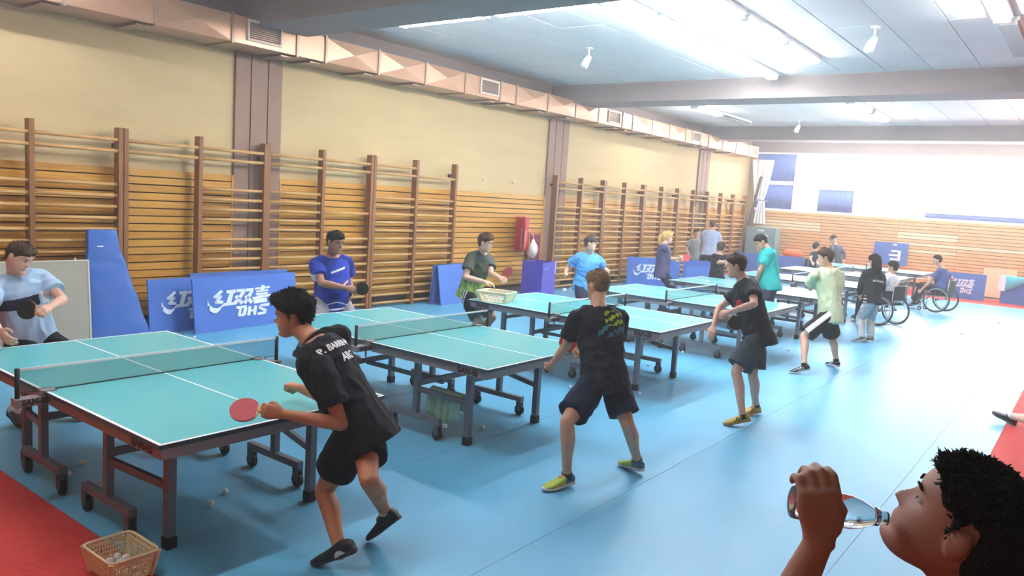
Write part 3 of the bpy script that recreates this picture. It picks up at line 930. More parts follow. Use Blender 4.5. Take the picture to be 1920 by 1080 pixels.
# orange bag on the floor behind the barrier, aqua cloth, stacked gear
M_orange = mat('orange_fabric', '#f2784f', 0.7, var=0.08)
t = thing('sports_bag', 'orange sports bag on top of the box behind the far barriers', 'bag', (24.7, 4.68, 0.62))
MB().ball((0, 0, 0.17), 0.17, 14, 10, (1, 2.0, 1)).build('bag_body', M_orange, t, smooth=True)
MB().tube([(0, -0.15, 0.31), (0, -0.1, 0.42), (0, 0.1, 0.42), (0, 0.15, 0.31)], 0.012, 6).build('strap', M_orange, t, smooth=True)
t = thing('vaulting_box', 'brown wooden box under the orange sports bag', 'box', (24.75, 4.6, 0))
for k in range(3):
    MB().box(-0.22, 0.22, -0.55 + 0.03 * k, 0.55 - 0.03 * k, 0.205 * k, 0.205 * k + 0.2).build('box_section', M_ladder, t, bevel=0.01)
M_aqua = mat('aqua_cloth', '#5ac3cf', 0.7, var=0.1, scale=4)
t = thing('aqua_cloth', 'aqua and white cloth thrown over the blue barrier at the right', 'cloth', (23.70, -2.2, 0.775))
vs_, fs_ = [], []
n = 20
prof = [(-0.055, -0.42), (-0.05, -0.2), (-0.045, 0.0), (-0.01, 0.015), (0.06, 0.0), (0.085, -0.2)]
for i in range(n + 1):
    y = 0.72 - 1.5 * i / n
    for j, (px, pz) in enumerate(prof):
        vs_.append((px + 0.010 * math.sin(i * 1.3 + j) * (1 if pz < 0 else 0.2), y, pz * (0.55 + 0.45 * math.cos(i * 0.28))))
for i in range(n):
    for j in range(len(prof) - 1):
        a = i * len(prof) + j
        fs_.append((a, a + 1, a + len(prof) + 1, a + len(prof)))
o_ = MB().add(vs_, fs_).build('cloth_sheet', M_aqua, t, smooth=True)
sd = o_.modifiers.new('thick', 'SOLIDIFY'); sd.thickness = 0.006
MB().box(-0.075, -0.06, 0.60, 0.76, -0.42, 0.0).build('white_hem', M_cloth_white, t)
# wooden bench and trestle by the end wall, behind the wheelchairs
M_wood_pale = mat('pale_bench_wood', '#cfc0a0', 0.5, var=0.06, stretch=(3, 0.4, 3))
t = thing('gym_bench', 'long pale wooden gym bench standing by the end wall', 'bench', (23.9, 1.2, 0))
MB().box(-0.14, 0.14, -1.25, 1.25, 0.42, 0.46).build('seat_plank', M_wood_pale, t, bevel=0.006)
for y in (-1.05, 0.0, 1.05):
    MB().box(-0.12, 0.12, y - 0.03, y + 0.03, 0, 0.42).build('leg', M_wood_pale, t)
MB().box(-0.03, 0.03, -1.02, 1.02, 0.1, 0.18).build('balance_beam', M_wood_pale, t)
t = thing('cardboard_box', 'small tan cardboard box on the gym bench', 'box', (23.9, 0.35, 0.46))
MB().box(-0.12, 0.12, -0.15, 0.15, 0, 0.2).build('carton', mat('tan_card', '#d3a878', 0.8), t)
MB().box(-0.121, 0.121, -0.02, 0.02, 0.0, 0.202).build('tape', M_white, t)
t = thing('leaning_panel', 'beige board leaning at the end wall between two blue barriers', 'board', (24.75, -1.3, 0))
MB().box(0, 0.03, -0.45, 0.4, 0, 0.95).build('panel', mat('tan_board', '#d8b48e', 0.7), t).rotation_euler = (0, 0.32, 0)
MB().box(-0.004, 0.0, -0.45, 0.4, 0.02, 0.06).build('edge_strip', M_skirting, t).rotation_euler = (0, 0.32, 0)

# ------------------------------------------------------------------ small things: balls, baskets, towel
M_ball = mat('white_celluloid', '#f3f1ec', 0.35)
BALL = MB().ball((0, 0, 0), 0.02, 14, 9).mesh('ball', M_ball, True)
def ball(x, y, z, label, group='loose balls on the floor'):
    return tag(link('table_tennis_ball', BALL, None, (x, y, z)), label, 'ball', group)
for x, y, lab in ((0.74, 0.74, 'white ball in the shadow right of the nearest table'), (0.92, 0.86, 'white ball at the edge of the nearest table shadow'), (0.49, 1.98, 'white ball under the nearest table, farthest in'),
                  (0.34, 1.84, 'white ball by the first base beam of the nearest table'), (0.40, 1.5, 'white ball between the base beams of the nearest table'), (5.68, 0.27, 'white ball on the floor under the third table, near its end'),
                  (5.3, 0.95, 'white ball left of the boy with the green print'), (8.42, 1.04, 'white ball under the fourth table'), (3.37, 0.64, 'white ball under the table with the green towel'),
                  (10.12, 0.05, 'white ball beyond the boy with the red chest print'), (17.53, -0.64, 'white ball beside the farther wheelchair'), (18.18, -2.01, 'white ball on the bare floor near the right barrier'),
                  (15.29, -1.65, 'white ball on the bare floor right of the wheelchairs'), (3.48, 5.64, 'white ball at the foot of the leaning blue barrier'), (7.84, 3.3, 'white ball beyond the third table end'),
                  (9.07, 0.82, 'white ball under the fourth table, toward the camera'), (7.16, 0.94, 'white ball under the third table, by the far castor')):
    ball(x, y, 0.02, lab)
ball(9.0, 1.0, 1.03, 'white ball in flight above the fourth table, before its net', 'balls in play')
M_basket = mat('cream_basket_plastic', '#e6d3a8', 0.45, var=0.03)
def basket(name, label, loc, rotz, w0, d0, w1, d1, H, mtl):
    t = thing(name, label, 'basket', loc, rotz)
    c0 = [(-w0 / 2, -d0 / 2), (w0 / 2, -d0 / 2), (w0 / 2, d0 / 2), (-w0 / 2, d0 / 2)]
    c1 = [(-w1 / 2, -d1 / 2), (w1 / 2, -d1 / 2), (w1 / 2, d1 / 2), (-w1 / 2, d1 / 2)]
    MB().box(-w0 / 2, w0 / 2, -d0 / 2, d0 / 2, 0, 0.005).build('bottom', mtl, t)
    for k in range(4):
        a0, b0, a1, b1 = Vector((*c0[k], 0)), Vector((*c0[(k + 1) % 4], 0)), Vector((*c1[k], H)), Vector((*c1[(k + 1) % 4], H))
        m = MB()
        n = 16
        for i in range(n + 1):
            u = i / n
            m.bar(a0.lerp(b0, u), a1.lerp(b1, u), 0.006 if 0 < i < n else 0.03, 0.004 if 0 < i < n else 0.01, (a1 + b1) * 0.5 - Vector((0, 0, H)))
        for j in range(1, 6):
            v = j / 6
            m.bar(a0.lerp(a1, v), b0.lerp(b1, v), 0.004, 0.006 if j < 5 else 0.02)
        o = m.build('lattice_wall', mtl, t)
        o['kind'] = 'stuff'
    m = MB()
    R = 0.03
    ring = []
    for k, (sx, sy) in enumerate(((-1, -1), (1, -1), (1, 1), (-1, 1))):
        for q in range(4):
            a = math.pi + k * math.pi / 2 + q * math.pi / 6
            ring.append((sx * (w1 / 2 - R) + R * math.cos(a) * 1.2, sy * (d1 / 2 - R) + R * math.sin(a) * 1.2, H))
    m.tube(ring + [ring[0], ring[1]], 0.008, 6)
    m.build('rim', mtl, t, smooth=True)
    return t
bk = basket('ball_basket', 'cream plastic basket of balls on the red floor by the nearest table', (-0.045, 0.30, 0.0), 0.0, 0.19, 0.25, 0.245, 0.31, 0.14, M_basket)
bp = [(-0.05, -0.06), (0.0, -0.07), (0.05, -0.05), (-0.06, -0.01), (-0.015, -0.02), (0.03, 0.0), (0.065, 0.02), (-0.05, 0.04), (0.0, 0.03), (0.045, 0.06), (-0.02, 0.08), (0.02, 0.1), (-0.06, 0.09)]
for i, (x, y) in enumerate(bp):
    ball(-0.045 + x, 0.30 + y, 0.027, 'white ball lying in the bottom layer of the cream basket', 'bottom balls in the cream basket')
for i, (x, y) in enumerate(((-0.03, -0.04), (0.02, -0.03), (0.0, 0.01), (0.04, 0.03), (-0.035, 0.05), (0.015, 0.07))):
    ball(-0.045 + x, 0.30 + y, 0.058, 'white ball lying on top of the others in the cream basket', 'top balls in the cream basket')
bk2 = basket('ball_basket', 'white plastic basket standing on the far corner of the third table', (5.78, 2.47, 0.76), 0.25, 0.24, 0.32, 0.32, 0.42, 0.13, mat('ivory_basket_plastic', '#f1e6c6', 0.45))
for i in range(12):
    ball(5.78 + 0.075 * (i % 3 - 1) + 0.01 * (i // 3), 2.47 + 0.075 * (i // 3 - 1.5), 0.787, 'white ball in the basket on the third table', 'balls in the table basket')

M_towel = mat('sage_green_towel', '#a5cdb4', 0.95, var=0.1, scale=20, bump=0.6, bscale=150)
t = thing('towel', 'sage green towel hung over the brace of the second table', 'towel', (2.96, 0.72, 0.40))
n, k = 22, 14
vs_, fs_ = [], []
for j in range(k + 1):
    v = j / k - 0.5
    s_ = v * 0.72
    for i in range(n + 1):
        u = i / n - 0.5
        fold = 0.026 * math.sin(u * 21 + 1.5 * v + 2 * math.sin(u * 5)) * min(1, abs(s_) * 7)
        z = -max(0.0, abs(s_) - 0.02) * (0.80 + 0.12 * math.sin(u * 7 + 1) if s_ < 0 else 0.66 + 0.2 * math.sin(u * 5))
        x = (-1 if s_ < 0 else 1) * (0.022 + 0.02 * abs(u)) if abs(s_) > 0.02 else s_ * 1.2
        vs_.append((x + fold, u * 0.36 - 0.04 * s_, z + 0.012))
for j in range(k):
    for i in range(n):
        a = j * (n + 1) + i
        fs_.append((a, a + 1, a + n + 2, a + n + 1))
o_ = MB().add(vs_, fs_).build('towel_cloth', M_towel, t, smooth=True)
sd = o_.modifiers.new('thick', 'SOLIDIFY'); sd.thickness = 0.008
MB().box(-0.07, -0.05, -0.06, -0.02, -0.30, -0.27).build('hem_tag', M_white, t)
# ------------------------------------------------------------------ people: skinned figures built from joints
def nv(v):
    v = np.asarray(v, float)
    return v / max(1e-9, np.linalg.norm(v))
def yawf(a):
    a = math.radians(a)
    return np.array([math.sin(a), math.cos(a), 0.0])
def yawr(a):
    a = math.radians(a)
    return np.array([math.cos(a), -math.sin(a), 0.0])

class SB:
    """Solid builder: closed lofts that are later fused into one surface."""
    def __init__(self):
        self.v, self.f = [], []
    def loft(self, secs, n=16, power=2.0):
        """secs: (centre, axis a, axis b, ra, rb)"""
        o = len(self.v)
        for c, a, b, ra, rb in secs:
            c, a, b = np.asarray(c, float), np.asarray(a, float), np.asarray(b, float)
            for k in range(n):
                t = 2 * math.pi * k / n
                ct, st = math.cos(t), math.sin(t)
                if power != 2.0:
                    ct = math.copysign(abs(ct) ** (2 / power), ct)
                    st = math.copysign(abs(st) ** (2 / power), st)
                self.v.append(tuple(c + a * ra * ct + b * rb * st))
        m = len(secs)
        for i in range(m - 1):
            for k in range(n):
                self.f.append((o + i * n + k, o + i * n + (k + 1) % n, o + (i + 1) * n + (k + 1) % n, o + (i + 1) * n + k))
        self.f.append(tuple(o + k for k in reversed(range(n))))
        self.f.append(tuple(o + (m - 1) * n + k for k in range(n)))
    def limb(self, pts, rs, n=12, round_ends=(True, True)):
        pts = [np.asarray(p, float) for p in pts]
        P, Rr = [], []
        if round_ends[0]:
            d = nv(pts[1] - pts[0])
            for q, s in ((0.92, 0.38), (0.62, 0.78)):
                P.append(pts[0] - d * rs[0] * q); Rr.append(rs[0] * s)
        P += pts; Rr += list(rs)
        if round_ends[1]:
            d = nv(pts[-1] - pts[-2])
            for q, s in ((0.62, 0.78), (0.92, 0.38)):
                P.append(pts[-1] + d * rs[-1] * q); Rr.append(rs[-1] * s)
        secs = []
        ref = None
        for i, p in enumerate(P):
            d = nv(P[min(i + 1, len(P) - 1)] - P[max(i - 1, 0)])
            if ref is None:
                ref = nv(np.cross(d, [0.31, 0.52, 0.79]))
            ref = nv(ref - d * (ref @ d))
            secs.append((p, ref, np.cross(d, ref), Rr[i], Rr[i]))
        self.loft(secs, n)
    def blob(self, c, axes, rs, n=14, m=10):
        o = len(self.v)
        c = np.asarray(c, float)
        for i in range(m + 1):
            t = math.pi * (i + 0.001) / (m + 0.002)
            for k in range(n):
                a = 2 * math.pi * k / n
                self.v.append(tuple(c + axes[0] * rs[0] * math.sin(t) * math.cos(a) + axes[1] * rs[1] * math.sin(t) * math.sin(a) + axes[2] * rs[2] * math.cos(t)))
        for i in range(m):
            for k in range(n):
                self.f.append((o + i * n + k, o + (i + 1) * n + k, o + (i + 1) * n + (k + 1) % n, o + i * n + (k + 1) % n))
        self.f.append(tuple(o + k for k in range(n)))
        self.f.append(tuple(o + m * n + k for k in reversed(range(n))))
    def raw(self, vs_, fs_):
        o = len(self.v)
        self.v += [tuple(p) for p in vs_]
        self.f += [tuple(i + o for i in f) for f in fs_]

def fuse(sb, voxel, smooth_it, origin, wrinkle=0.0, seed=0):
    """One continuous surface around all solids (voxel remesh, then smoothing). Returns a mesh in local coordinates."""
    me = bpy.data.meshes.new('tmp')
    me.from_pydata([tuple(np.asarray(p) - origin) for p in sb.v], [], sb.f)
    me.update()
    bm = bmesh.new(); bm.from_mesh(me); bmesh.ops.recalc_face_normals(bm, faces=bm.faces); bm.to_mesh(me); bm.free()
    o = bpy.data.objects.new('tmp', me)
    COL.objects.link(o)
    r = o.modifiers.new('r', 'REMESH')
    r.mode = 'VOXEL'; r.voxel_size = voxel; r.use_smooth_shade = True
    if smooth_it:
        s = o.modifiers.new('s', 'SMOOTH'); s.factor = 0.5; s.iterations = smooth_it
    dg = bpy.context.evaluated_depsgraph_get()
    out = bpy.data.meshes.new_from_object(o.evaluated_get(dg))
    bpy.data.objects.remove(o); bpy.data.meshes.remove(me)
    if wrinkle:
        n = len(out.vertices)
        co = np.empty(n * 3); out.vertices.foreach_get('co', co); co = co.reshape(-1, 3)
        no = np.empty(n * 3); out.vertices.foreach_get('normal', no); no = no.reshape(-1, 3)
        g = np.random.default_rng(seed)
        d = np.zeros(n)
        for k in range(7):
            w = g.normal(size=3); w /= np.linalg.norm(w)
            w *= g.uniform(18, 55)
            warp = np.sin(co @ g.normal(size=3) * 9 + g.uniform(0, 6)) * 1.6
            d += np.sin(co @ w + g.uniform(0, 6) + warp) / (1 + k * 0.25)
        d = -np.abs(d) / 2.2 + 0.5
        co += no * (d * wrinkle)[:, None]
        out.vertices.foreach_set('co', co.ravel())
    out.polygons.foreach_set('use_smooth', [True] * len(out.polygons))
    out.update()
    return out

# head: lofted from profile tables, then nose, sockets, lips pushed in
HZ = np.array([-.118, -.112, -.10, -.088, -.075, -.06, -.045, -.03, -.015, 0, .015, .03, .045, .06, .075, .09, .102, .112, .117])
HF = np.array([.050, .066, .080, .079, .076, .084, .083, .084, .083, .081, .084, .090, .091, .088, .081, .068, .052, .028, .006])
HB = np.array([.030, .010, -.018, -.040, -.055, -.066, -.076, -.084, -.090, -.095, -.099, -.101, -.101, -.098, -.090, -.077, -.061, -.036, -.008])
HW = np.array([.012, .026, .040, .049, .055, .060, .064, .067, .069, .071, .073, .075, .0755, .074, .069, .060, .048, .027, .007])
def head_grid(nz, nth, zmin=-.118, zmax=.117):
    ts = np.linspace(0, 1, nz)
    zs = zmin + (zmax - zmin) * (0.5 - 0.5 * np.cos(np.pi * ts))
    out = np.zeros((nz, nth, 3))
    for i, z in enumerate(zs):
        f, b, w = np.interp(z, HZ, HF), np.interp(z, HZ, HB), np.interp(z, HZ, HW)
        cy, ry = (f + b) / 2, (f - b) / 2
        for k in range(nth):
            a = 2 * math.pi * k / nth
            s, c = math.sin(a), math.cos(a)          # a=0: front
            p = 2.35
            den = (abs(s) ** p + abs(c) ** p) ** (1 / p)
            out[i, k] = (w * s / den, cy + ry * c / den, z)
    return out
def head_solid(detail=True):
    nz, nth = 44, 48
    g = head_grid(nz, nth)
    x, y, z = g[..., 0], g[..., 1], g[..., 2]
    front = np.clip((y - 0.02) / 0.05, 0, 1)
    nose = np.exp(-(x / (0.0085 + 0.10 * np.clip(-0.004 - z, 0, .03))) ** 2) * np.clip((0.020 - z) / 0.046, 0, 1) * np.clip((z + 0.040) / 0.010, 0, 1)
    y = y + front * 0.024 * nose
    sock = np.exp(-((np.abs(x) - .031) / .015) ** 2 - ((z - .004) / .012) ** 2)
    y = y - front * 0.010 * sock
    brow = np.exp(-((np.abs(x) - .030) / .022) ** 2 - ((z - .026) / .008) ** 2)
    y = y + front * 0.004 * brow
    lips = np.exp(-(x / .022) ** 2) * (np.exp(-((z + .052) / .005) ** 2) + np.exp(-((z + .066) / .006) ** 2) - 0.9 * np.exp(-((z + .059) / .003) ** 2))
    y = y + front * 0.005 * lips
    chin = np.exp(-(x / .02) ** 2 - ((z + .098) / .012) ** 2)
    y = y + front * 0.005 * chin
    g = np.stack([x, y, z], -1)
    vs_ = g.reshape(-1, 3)
    fs_ = []
    for i in range(nz - 1):
        for k in range(nth):
            fs_.append((i * nth + k, i * nth + (k + 1) % nth, (i + 1) * nth + (k + 1) % nth, (i + 1) * nth + k))
    fs_.append(tuple(reversed(range(nth))))
    fs_.append(tuple(range((nz - 1) * nth, nz * nth)))
    return vs_, fs_
HEAD_V, HEAD_F = head_solid()

def hair_mesh(style, scale, seed):
    """Cap of hair over the skull; style gives the hairline and the thickness."""
    nz, nth = style.get('res', (52, 72))
    g = head_grid(nz, nth)
    rng = np.random.default_rng(seed)
    top, side, back = style.get('top', .022), style.get('side', .008), style.get('back', .010)
    hf, hs, hb = style.get('front', .060), style.get('sidez', -.005), style.get('backz', -.062)
    amp = style.get('noise', .004)
    c = np.array([0, -.005, .01])
    co = g.reshape(-1, 3)
    dirs = co - c
    dirs /= np.linalg.norm(dirs, axis=1)[:, None]
    az = np.abs(np.arctan2(co[:, 0], co[:, 1] + .005))       # 0 front, pi back
    line = np.interp(az, [0, .55, .95, 1.2, 1.36, 1.46, 1.56, 1.85, 2.08, 2.3, 3.15], [hf, hf - .004, hf - .022, hs + .022, hs - .016, .012, style.get('ear', .032), style.get('ear', .032) - .006, hb + .035, hb + .01, hb])
    for k in range(6):
        w = rng.normal(size=3); w *= rng.uniform(90, 260) / np.linalg.norm(w)
        line = line + .0022 * np.sin(co @ w + rng.uniform(0, 6))
    mask = np.clip((co[:, 2] - line) / style.get('fade', .020) + .35, 0, 1)
    up = np.clip((dirs[:, 2] - .1) / .6, 0, 1)
    th = side + (back - side) * np.clip((az - 1.6) / 1.0, 0, 1)
    th = th * (1 - up) + top * up
    quiff = style.get('quiff', 0) * np.exp(-(az / .9) ** 2) * np.exp(-((co[:, 2] - .085) / .03) ** 2)
    n = np.zeros(len(co))
    for k in range(10):
        w = rng.normal(size=3); w *= rng.uniform(60, style.get('freq', 190)) / np.linalg.norm(w)
        n += np.sin(co @ w + rng.uniform(0, 6))
    n = n / 3.2
    off = (th + quiff + amp * n) * mask - .007 * (1 - mask)
    co = co + dirs * off[:, None]
    fs_ = []
    for i in range(nz - 1):
        for k in range(nth):
            fs_.append((i * nth + k, i * nth + (k + 1) % nth, (i + 1) * nth + (k + 1) % nth, (i + 1) * nth + k))
    fs_.append(tuple(reversed(range(nth))))
    fs_.append(tuple(range((nz - 1) * nth, nz * nth)))
    return co * scale, fs_, mask, dirs

def hand(sb, wrist, d, palm, thumb, s, pose):
    """Palm and five fingers. d: finger direction, palm: direction the palm faces, thumb: side of the thumb."""
    d = nv(d); palm = nv(palm - d * (palm @ d)); t = nv(np.cross(palm, d))
    if t @ thumb < 0:
        t = -t
    L = .086 * s
    sb.loft([(wrist - d * .012 * s, t, palm, .027 * s, .021 * s), (wrist + d * .02 * s, t, palm, .031 * s, .019 * s), (wrist + d * .055 * s, t, palm, .041 * s, .0175 * s), (wrist + d * L, t, palm, .042 * s, .015 * s), (wrist + d * (L + .008 * s), t, palm, .035 * s, .010 * s)], 12, 2.6)
    curl = {'relaxed': (18, 28, 18), 'fist': (72, 92, 55), 'grip': (48, 72, 45), 'flat': (6, 8, 6), 'bottle': (30, 55, 35)}[pose]
    for k, (off, ln) in enumerate(((.031, .070), (.0105, .080), (-.0105, .075), (-.031, .060))):
        p = wrist + d * L * (1.0 if k in (1, 2) else .96) + t * off * s
        a = 0.0
        pts, rs = [p - d * .02 * s, p], [.0098 * s, .0098 * s]
        for j, fr in enumerate((.45, .31, .24)):
            a += math.radians(curl[j] * (1 + .06 * (k - 1.5)))
            p = p + (d * math.cos(a) + palm * math.sin(a)) * ln * fr * s * 1.12
            pts.append(p); rs.append((.0095, .0088, .0078)[j] * s)
        sb.limb(pts, rs, 8, (False, True))
    b = wrist + d * .022 * s + t * .026 * s
    if pose in ('fist', 'grip', 'bottle'):
        p1 = b + nv(d * .75 + t * .55 + palm * .45) * .042 * s
        p2 = p1 + nv(d * .7 - t * .25 + palm * .8) * .032 * s
        p3 = p2 + nv(d * .3 - t * .75 + palm * .55) * .026 * s
    else:
        p1 = b + nv(d * .7 + t * .75 + palm * .25) * .042 * s
        p2 = p1 + nv(d * .9 + t * .3 + palm * .2) * .032 * s
        p3 = p2 + nv(d + palm * .15) * .026 * s
    sb.limb([b - d * .01 * s, b, p1, p2, p3], [.013 * s, .0145 * s, .0115 * s, .0105 * s, .009 * s], 8, (False, True))
    return wrist + d * L * .62 + palm * .022 * s, d, palm, t

M_eye_white = mat('eye_white', '#cbc4bc', 0.5)
M_eye_dark = mat('eye_iris', '#2a1c14', 0.2)
M_sock_white = mat('white_sock', '#dedcd8', 0.9)
M_sock_black = mat('black_sock', '#1b1b1f', 0.9)

def skin(name, c1):
    m = mat(name, c1, 0.55, var=0.07, scale=9, bump=0.05, bscale=90)
    return m

def shoe(root, origin, an, to, s, mats, seed, voxel):
    """Trainer: upper and sole as separate meshes."""
    an, to = np.asarray(an), np.asarray(to)
    v = nv(to - an)
    side = nv(np.cross(v, [0, 0, 1.0]))
    up0 = np.cross(side, v)
    th = math.atan2(.055, .205)
    d = nv(v * math.cos(th) + up0 * math.sin(th))
    up = np.cross(side, d)
    h = an - d * .062 * s - up * .088 * s
    hz = min(0.0, (h[2]), (h + d * .25 * s)[2])
    if hz < 0.0:
        h = h - np.array([0, 0, hz])
    sb = SB()
    L = .275 * s
    secs = []
    for t, w, top in ((0.0, .018, .050), (.03, .030, .072), (.12, .034, .084), (.26, .036, .088), (.40, .038, .078), (.55, .043, .062), (.72, .048, .050), (.87, .043, .043), (.96, .030, .037), (1.0, .014, .030)):
        top *= s
        c = h + d * L * t + up * (top + .016 * s) / 2
        secs.append((c, side, up, w * s, (top - .012 * s) / 2))
    sb.loft(secs, 14, 2.7)
    up_me = fuse(sb, voxel, 3, origin)
    so = SB()
    secs = []
    for t, w in ((-.01, .016), (.03, .032), (.15, .037), (.35, .036), (.55, .044), (.73, .050), (.88, .045), (.97, .031), (1.015, .013)):
        c = h + d * L * t + up * (.013 * s + (.010 * s * max(0, t - .8) / .2))
        secs.append((c, side, up, w * s, .0125 * s))
    so.loft(secs, 14, 4.0)
    so_me = fuse(so, voxel, 1, origin)
    up_me.materials.append(mats[0]); so_me.materials.append(mats[1])
    if len(mats) > 2:
        up_me.materials.append(mats[2])
        idx = []
        for p in up_me.polygons:
            q = np.array(p.center) + origin - h
            a, b = q @ d / L, q @ side
            st = (0.30 < a < 0.62) and (math.sin((a * 1.0 + (q @ up) * 3.2) * 48) > 0.35) and abs(b) > .022 * s
            idx.append(1 if (st if mats[3] == 'stripes' else a < mats[3]) else 0)
        up_me.polygons.foreach_set('material_index', idx)
    o = link('shoe', up_me, root)
    link('sole', so_me, o)
    lc = MB()
    for k in range(4):
        c = h + d * L * (.40 + .065 * k) + up * (.078 - .0085 * k) * s
        lc.tube([tuple(c - side * .02 * s - up * .006 * s - origin), tuple(c + up * .004 * s - origin), tuple(c + side * .02 * s - up * .006 * s - origin)], .0032 * s, 5)
    lc.build('laces', M_white, o)
    return d, up

def person(j, H, face, chest, look, label, cfg):
    """Figure from joints. cfg: skin, hair, shirt, bottoms, shoes, hands..."""
    J = {k: np.asarray(v, float) for k, v in j.items()}
    s = H / 1.7
    for k in 'LR':
        if J['an' + k][2] < .098 * s:
            J['an' + k][2] = .098 * s
    near = cfg.get('voxel', .009)
    pel, nk, hd = J['pelvis'], J['neck'], J['head']
    origin = np.array([pel[0], pel[1], 0.0])
    root = thing('person', label, 'person', tuple(origin), 0, cfg.get('group'))
    up = nv(nk - pel)
    bulk = cfg.get('bulk', 1.0)
    def frame(t):
        a = face + ((chest - face + 180) % 360 - 180) * min(1, max(0, t))
        r = yawr(a)
        if t > .3:
            k_ = min(1, (t - .3) / .4)
            r = r * (1 - k_) + nv(J['shR'] - J['shL']) * k_
        r = nv(r - up * (r @ up))
        return r, np.cross(up, r)
    def torso_secs(tab, grow=0.0):
        out = []
        for t, w, dp, fo in tab:
            r, f = frame(t)
            c = pel + (nk - pel) * t + f * fo * s
            out.append((c, r, f, (w * bulk) * s + grow, (dp * bulk) * s + grow))
        return out
    belly = cfg.get('belly', 0.0)
    tall = np.linalg.norm(nk - pel) / (0.5 * s)
    T = [(-.16, .10, .085, -.005), (-.05, .160, .110, -.01), (.08, .158, .112 + belly * .3, -.005 + belly * .3), (.26, .140, .103 + belly, belly), (.42, .142, .106 + belly * .9, belly), (.60, .156, .112 + belly * .3, .004), (.76, .165, .108, 0), (.88, .150, .090, -.006), (.97, .095, .070, -.01), (1.04, .062, .056, -.004)]
    # head frame
    hp, hr = math.radians(cfg.get('pitch', 0)), math.radians(cfg.get('tilt', 0))
    hf = yawf(look) * math.cos(hp) + np.array([0, 0, math.sin(hp)])
    hs = yawr(look)
    hu = np.cross(hs, hf)
    hs, hu = hs * math.cos(hr) + hu * math.sin(hr), hu * math.cos(hr) - hs * math.sin(hr)
    hsc = cfg.get('head', 1.0) * (0.55 + 0.45 * s)
    HM = np.stack([hs, hf, hu], 1) * hsc
    def hl(p):
        return hd + HM @ np.asarray(p, float)
    # ---- body
    b = SB()
    b.loft(torso_secs(T), 20, 2.3)
    b.limb([nk - up * .04 * s, nk + up * .02 * s, hl((0, -.022, -.055)), hl((0, -.016, -.02))], [.066 * s, .059 * s, .055 * s, .055 * s], 14)
    b.raw([hl(p) for p in HEAD_V], HEAD_F)
    for sx in (-1, 1):
        ax = [nv(HM @ np.array([1, 0, 0])), nv(HM @ np.array([0, 1, -.25])), nv(HM @ np.array([0, .25, 1]))]
        b.blob(hl((sx * .0745, -.012, -.004)), ax, (.010 * hsc, .018 * hsc, .032 * hsc), 10, 8)
        b.blob(hl((sx * .080, -.018, .004)), ax, (.007 * hsc, .015 * hsc, .024 * hsc), 10, 8)
    grips = {}
    for k, sg in (('L', -1), ('R', 1)):
        sh, el, wr = J['sh' + k], J['el' + k], J['wr' + k]
        b.limb([nk - up * .02 * s, (nk + sh) / 2 + up * .012 * s, sh], [.048 * s, .052 * s * bulk, .056 * s * bulk], 12)
        mid = sh + (el - sh) * .4
        b.limb([sh, mid, el], [.056 * s * bulk, .047 * s * bulk, .037 * s * bulk], 12)
        m2 = el + (wr - el) * .3
        b.limb([el, m2, wr], [.038 * s * bulk, .040 * s * bulk, .025 * s], 12)
        hc = cfg.get('hand' + k, {})
        fd = nv(wr - el)
        if 'dir' in hc:
            fd = nv(np.asarray(hc['dir'], float))
        if 'bend' in hc:
            fd = nv(fd + np.asarray(hc['bend'], float))
        pd = np.asarray(hc.get('palm', (yawr(chest) * -sg)), float)
        td = np.asarray(hc.get('thumb', yawf(chest)), float)
        grips[k] = hand(b, wr, fd, pd, td, s * hc.get('size', 1.0), hc.get('pose', 'relaxed'))
        hip, kn, an = J['hip' + k], J['kn' + k], J['an' + k]
        b.limb([hip, hip + (kn - hip) * .35, kn], [.088 * s * bulk, .080 * s * bulk, .052 * s], 14)
        cal = kn + (an - kn) * .32
        back = -yawf(face) * .012 * s
        b.limb([kn, cal + back, kn + (an - kn) * .7, an], [.053 * s, .056 * s, .040 * s, .034 * s], 12)
        b.limb([an + np.array([0, 0, .01]), an - np.array([0, 0, .022 * s]), an * .7 + J['to' + k] * .3 + np.array([0, 0, .004])], [.034 * s, .030 * s, .020 * s], 10)
    me = fuse(b, near, 3 if near < .007 else 2, origin)
    me.materials.append(cfg['skin'])
    link('body', me, root)
    # ---- eyes, brows
    for sx in (-1, 1):
        e = MB()
        c = hl((sx * .031, .0698, .003)) - origin
        n, m = 12, 8
        vs_, fs_ = [], []
        for i in range(m + 1):
            t = math.pi * i / m
            for q in range(n):
                a = 2 * math.pi * q / n
                p = np.array([math.sin(t) * math.cos(a) * .0135, math.cos(t) * .0095, math.sin(t) * math.sin(a) * .0054])
                vs_.append(tuple(c + HM @ p))
        for i in range(m):
            for q in range(n):
                fs_.append((i * n + q, (i + 1) * n + q, (i + 1) * n + (q + 1) % n, i * n + (q + 1) % n))
        for i, f in enumerate(fs_):
            e.cur = 1 if i < 2 * n else 0
            e.add([vs_[q] for q in f], [(0, 1, 2, 3)])
        e.build('eye', [M_eye_white, M_eye_dark], root, smooth=True)
        br = MB().tube([tuple(hl((sx * x, y, z)) - origin) for x, y, z in ((.014, .0915, .022), (.030, .0905, .026), (.045, .080, .023))], [.0024 * hsc, .0030 * hsc, .002 * hsc], 6)
        br.build('eyebrow', cfg.get('hairmat', M_black), root, smooth=True)
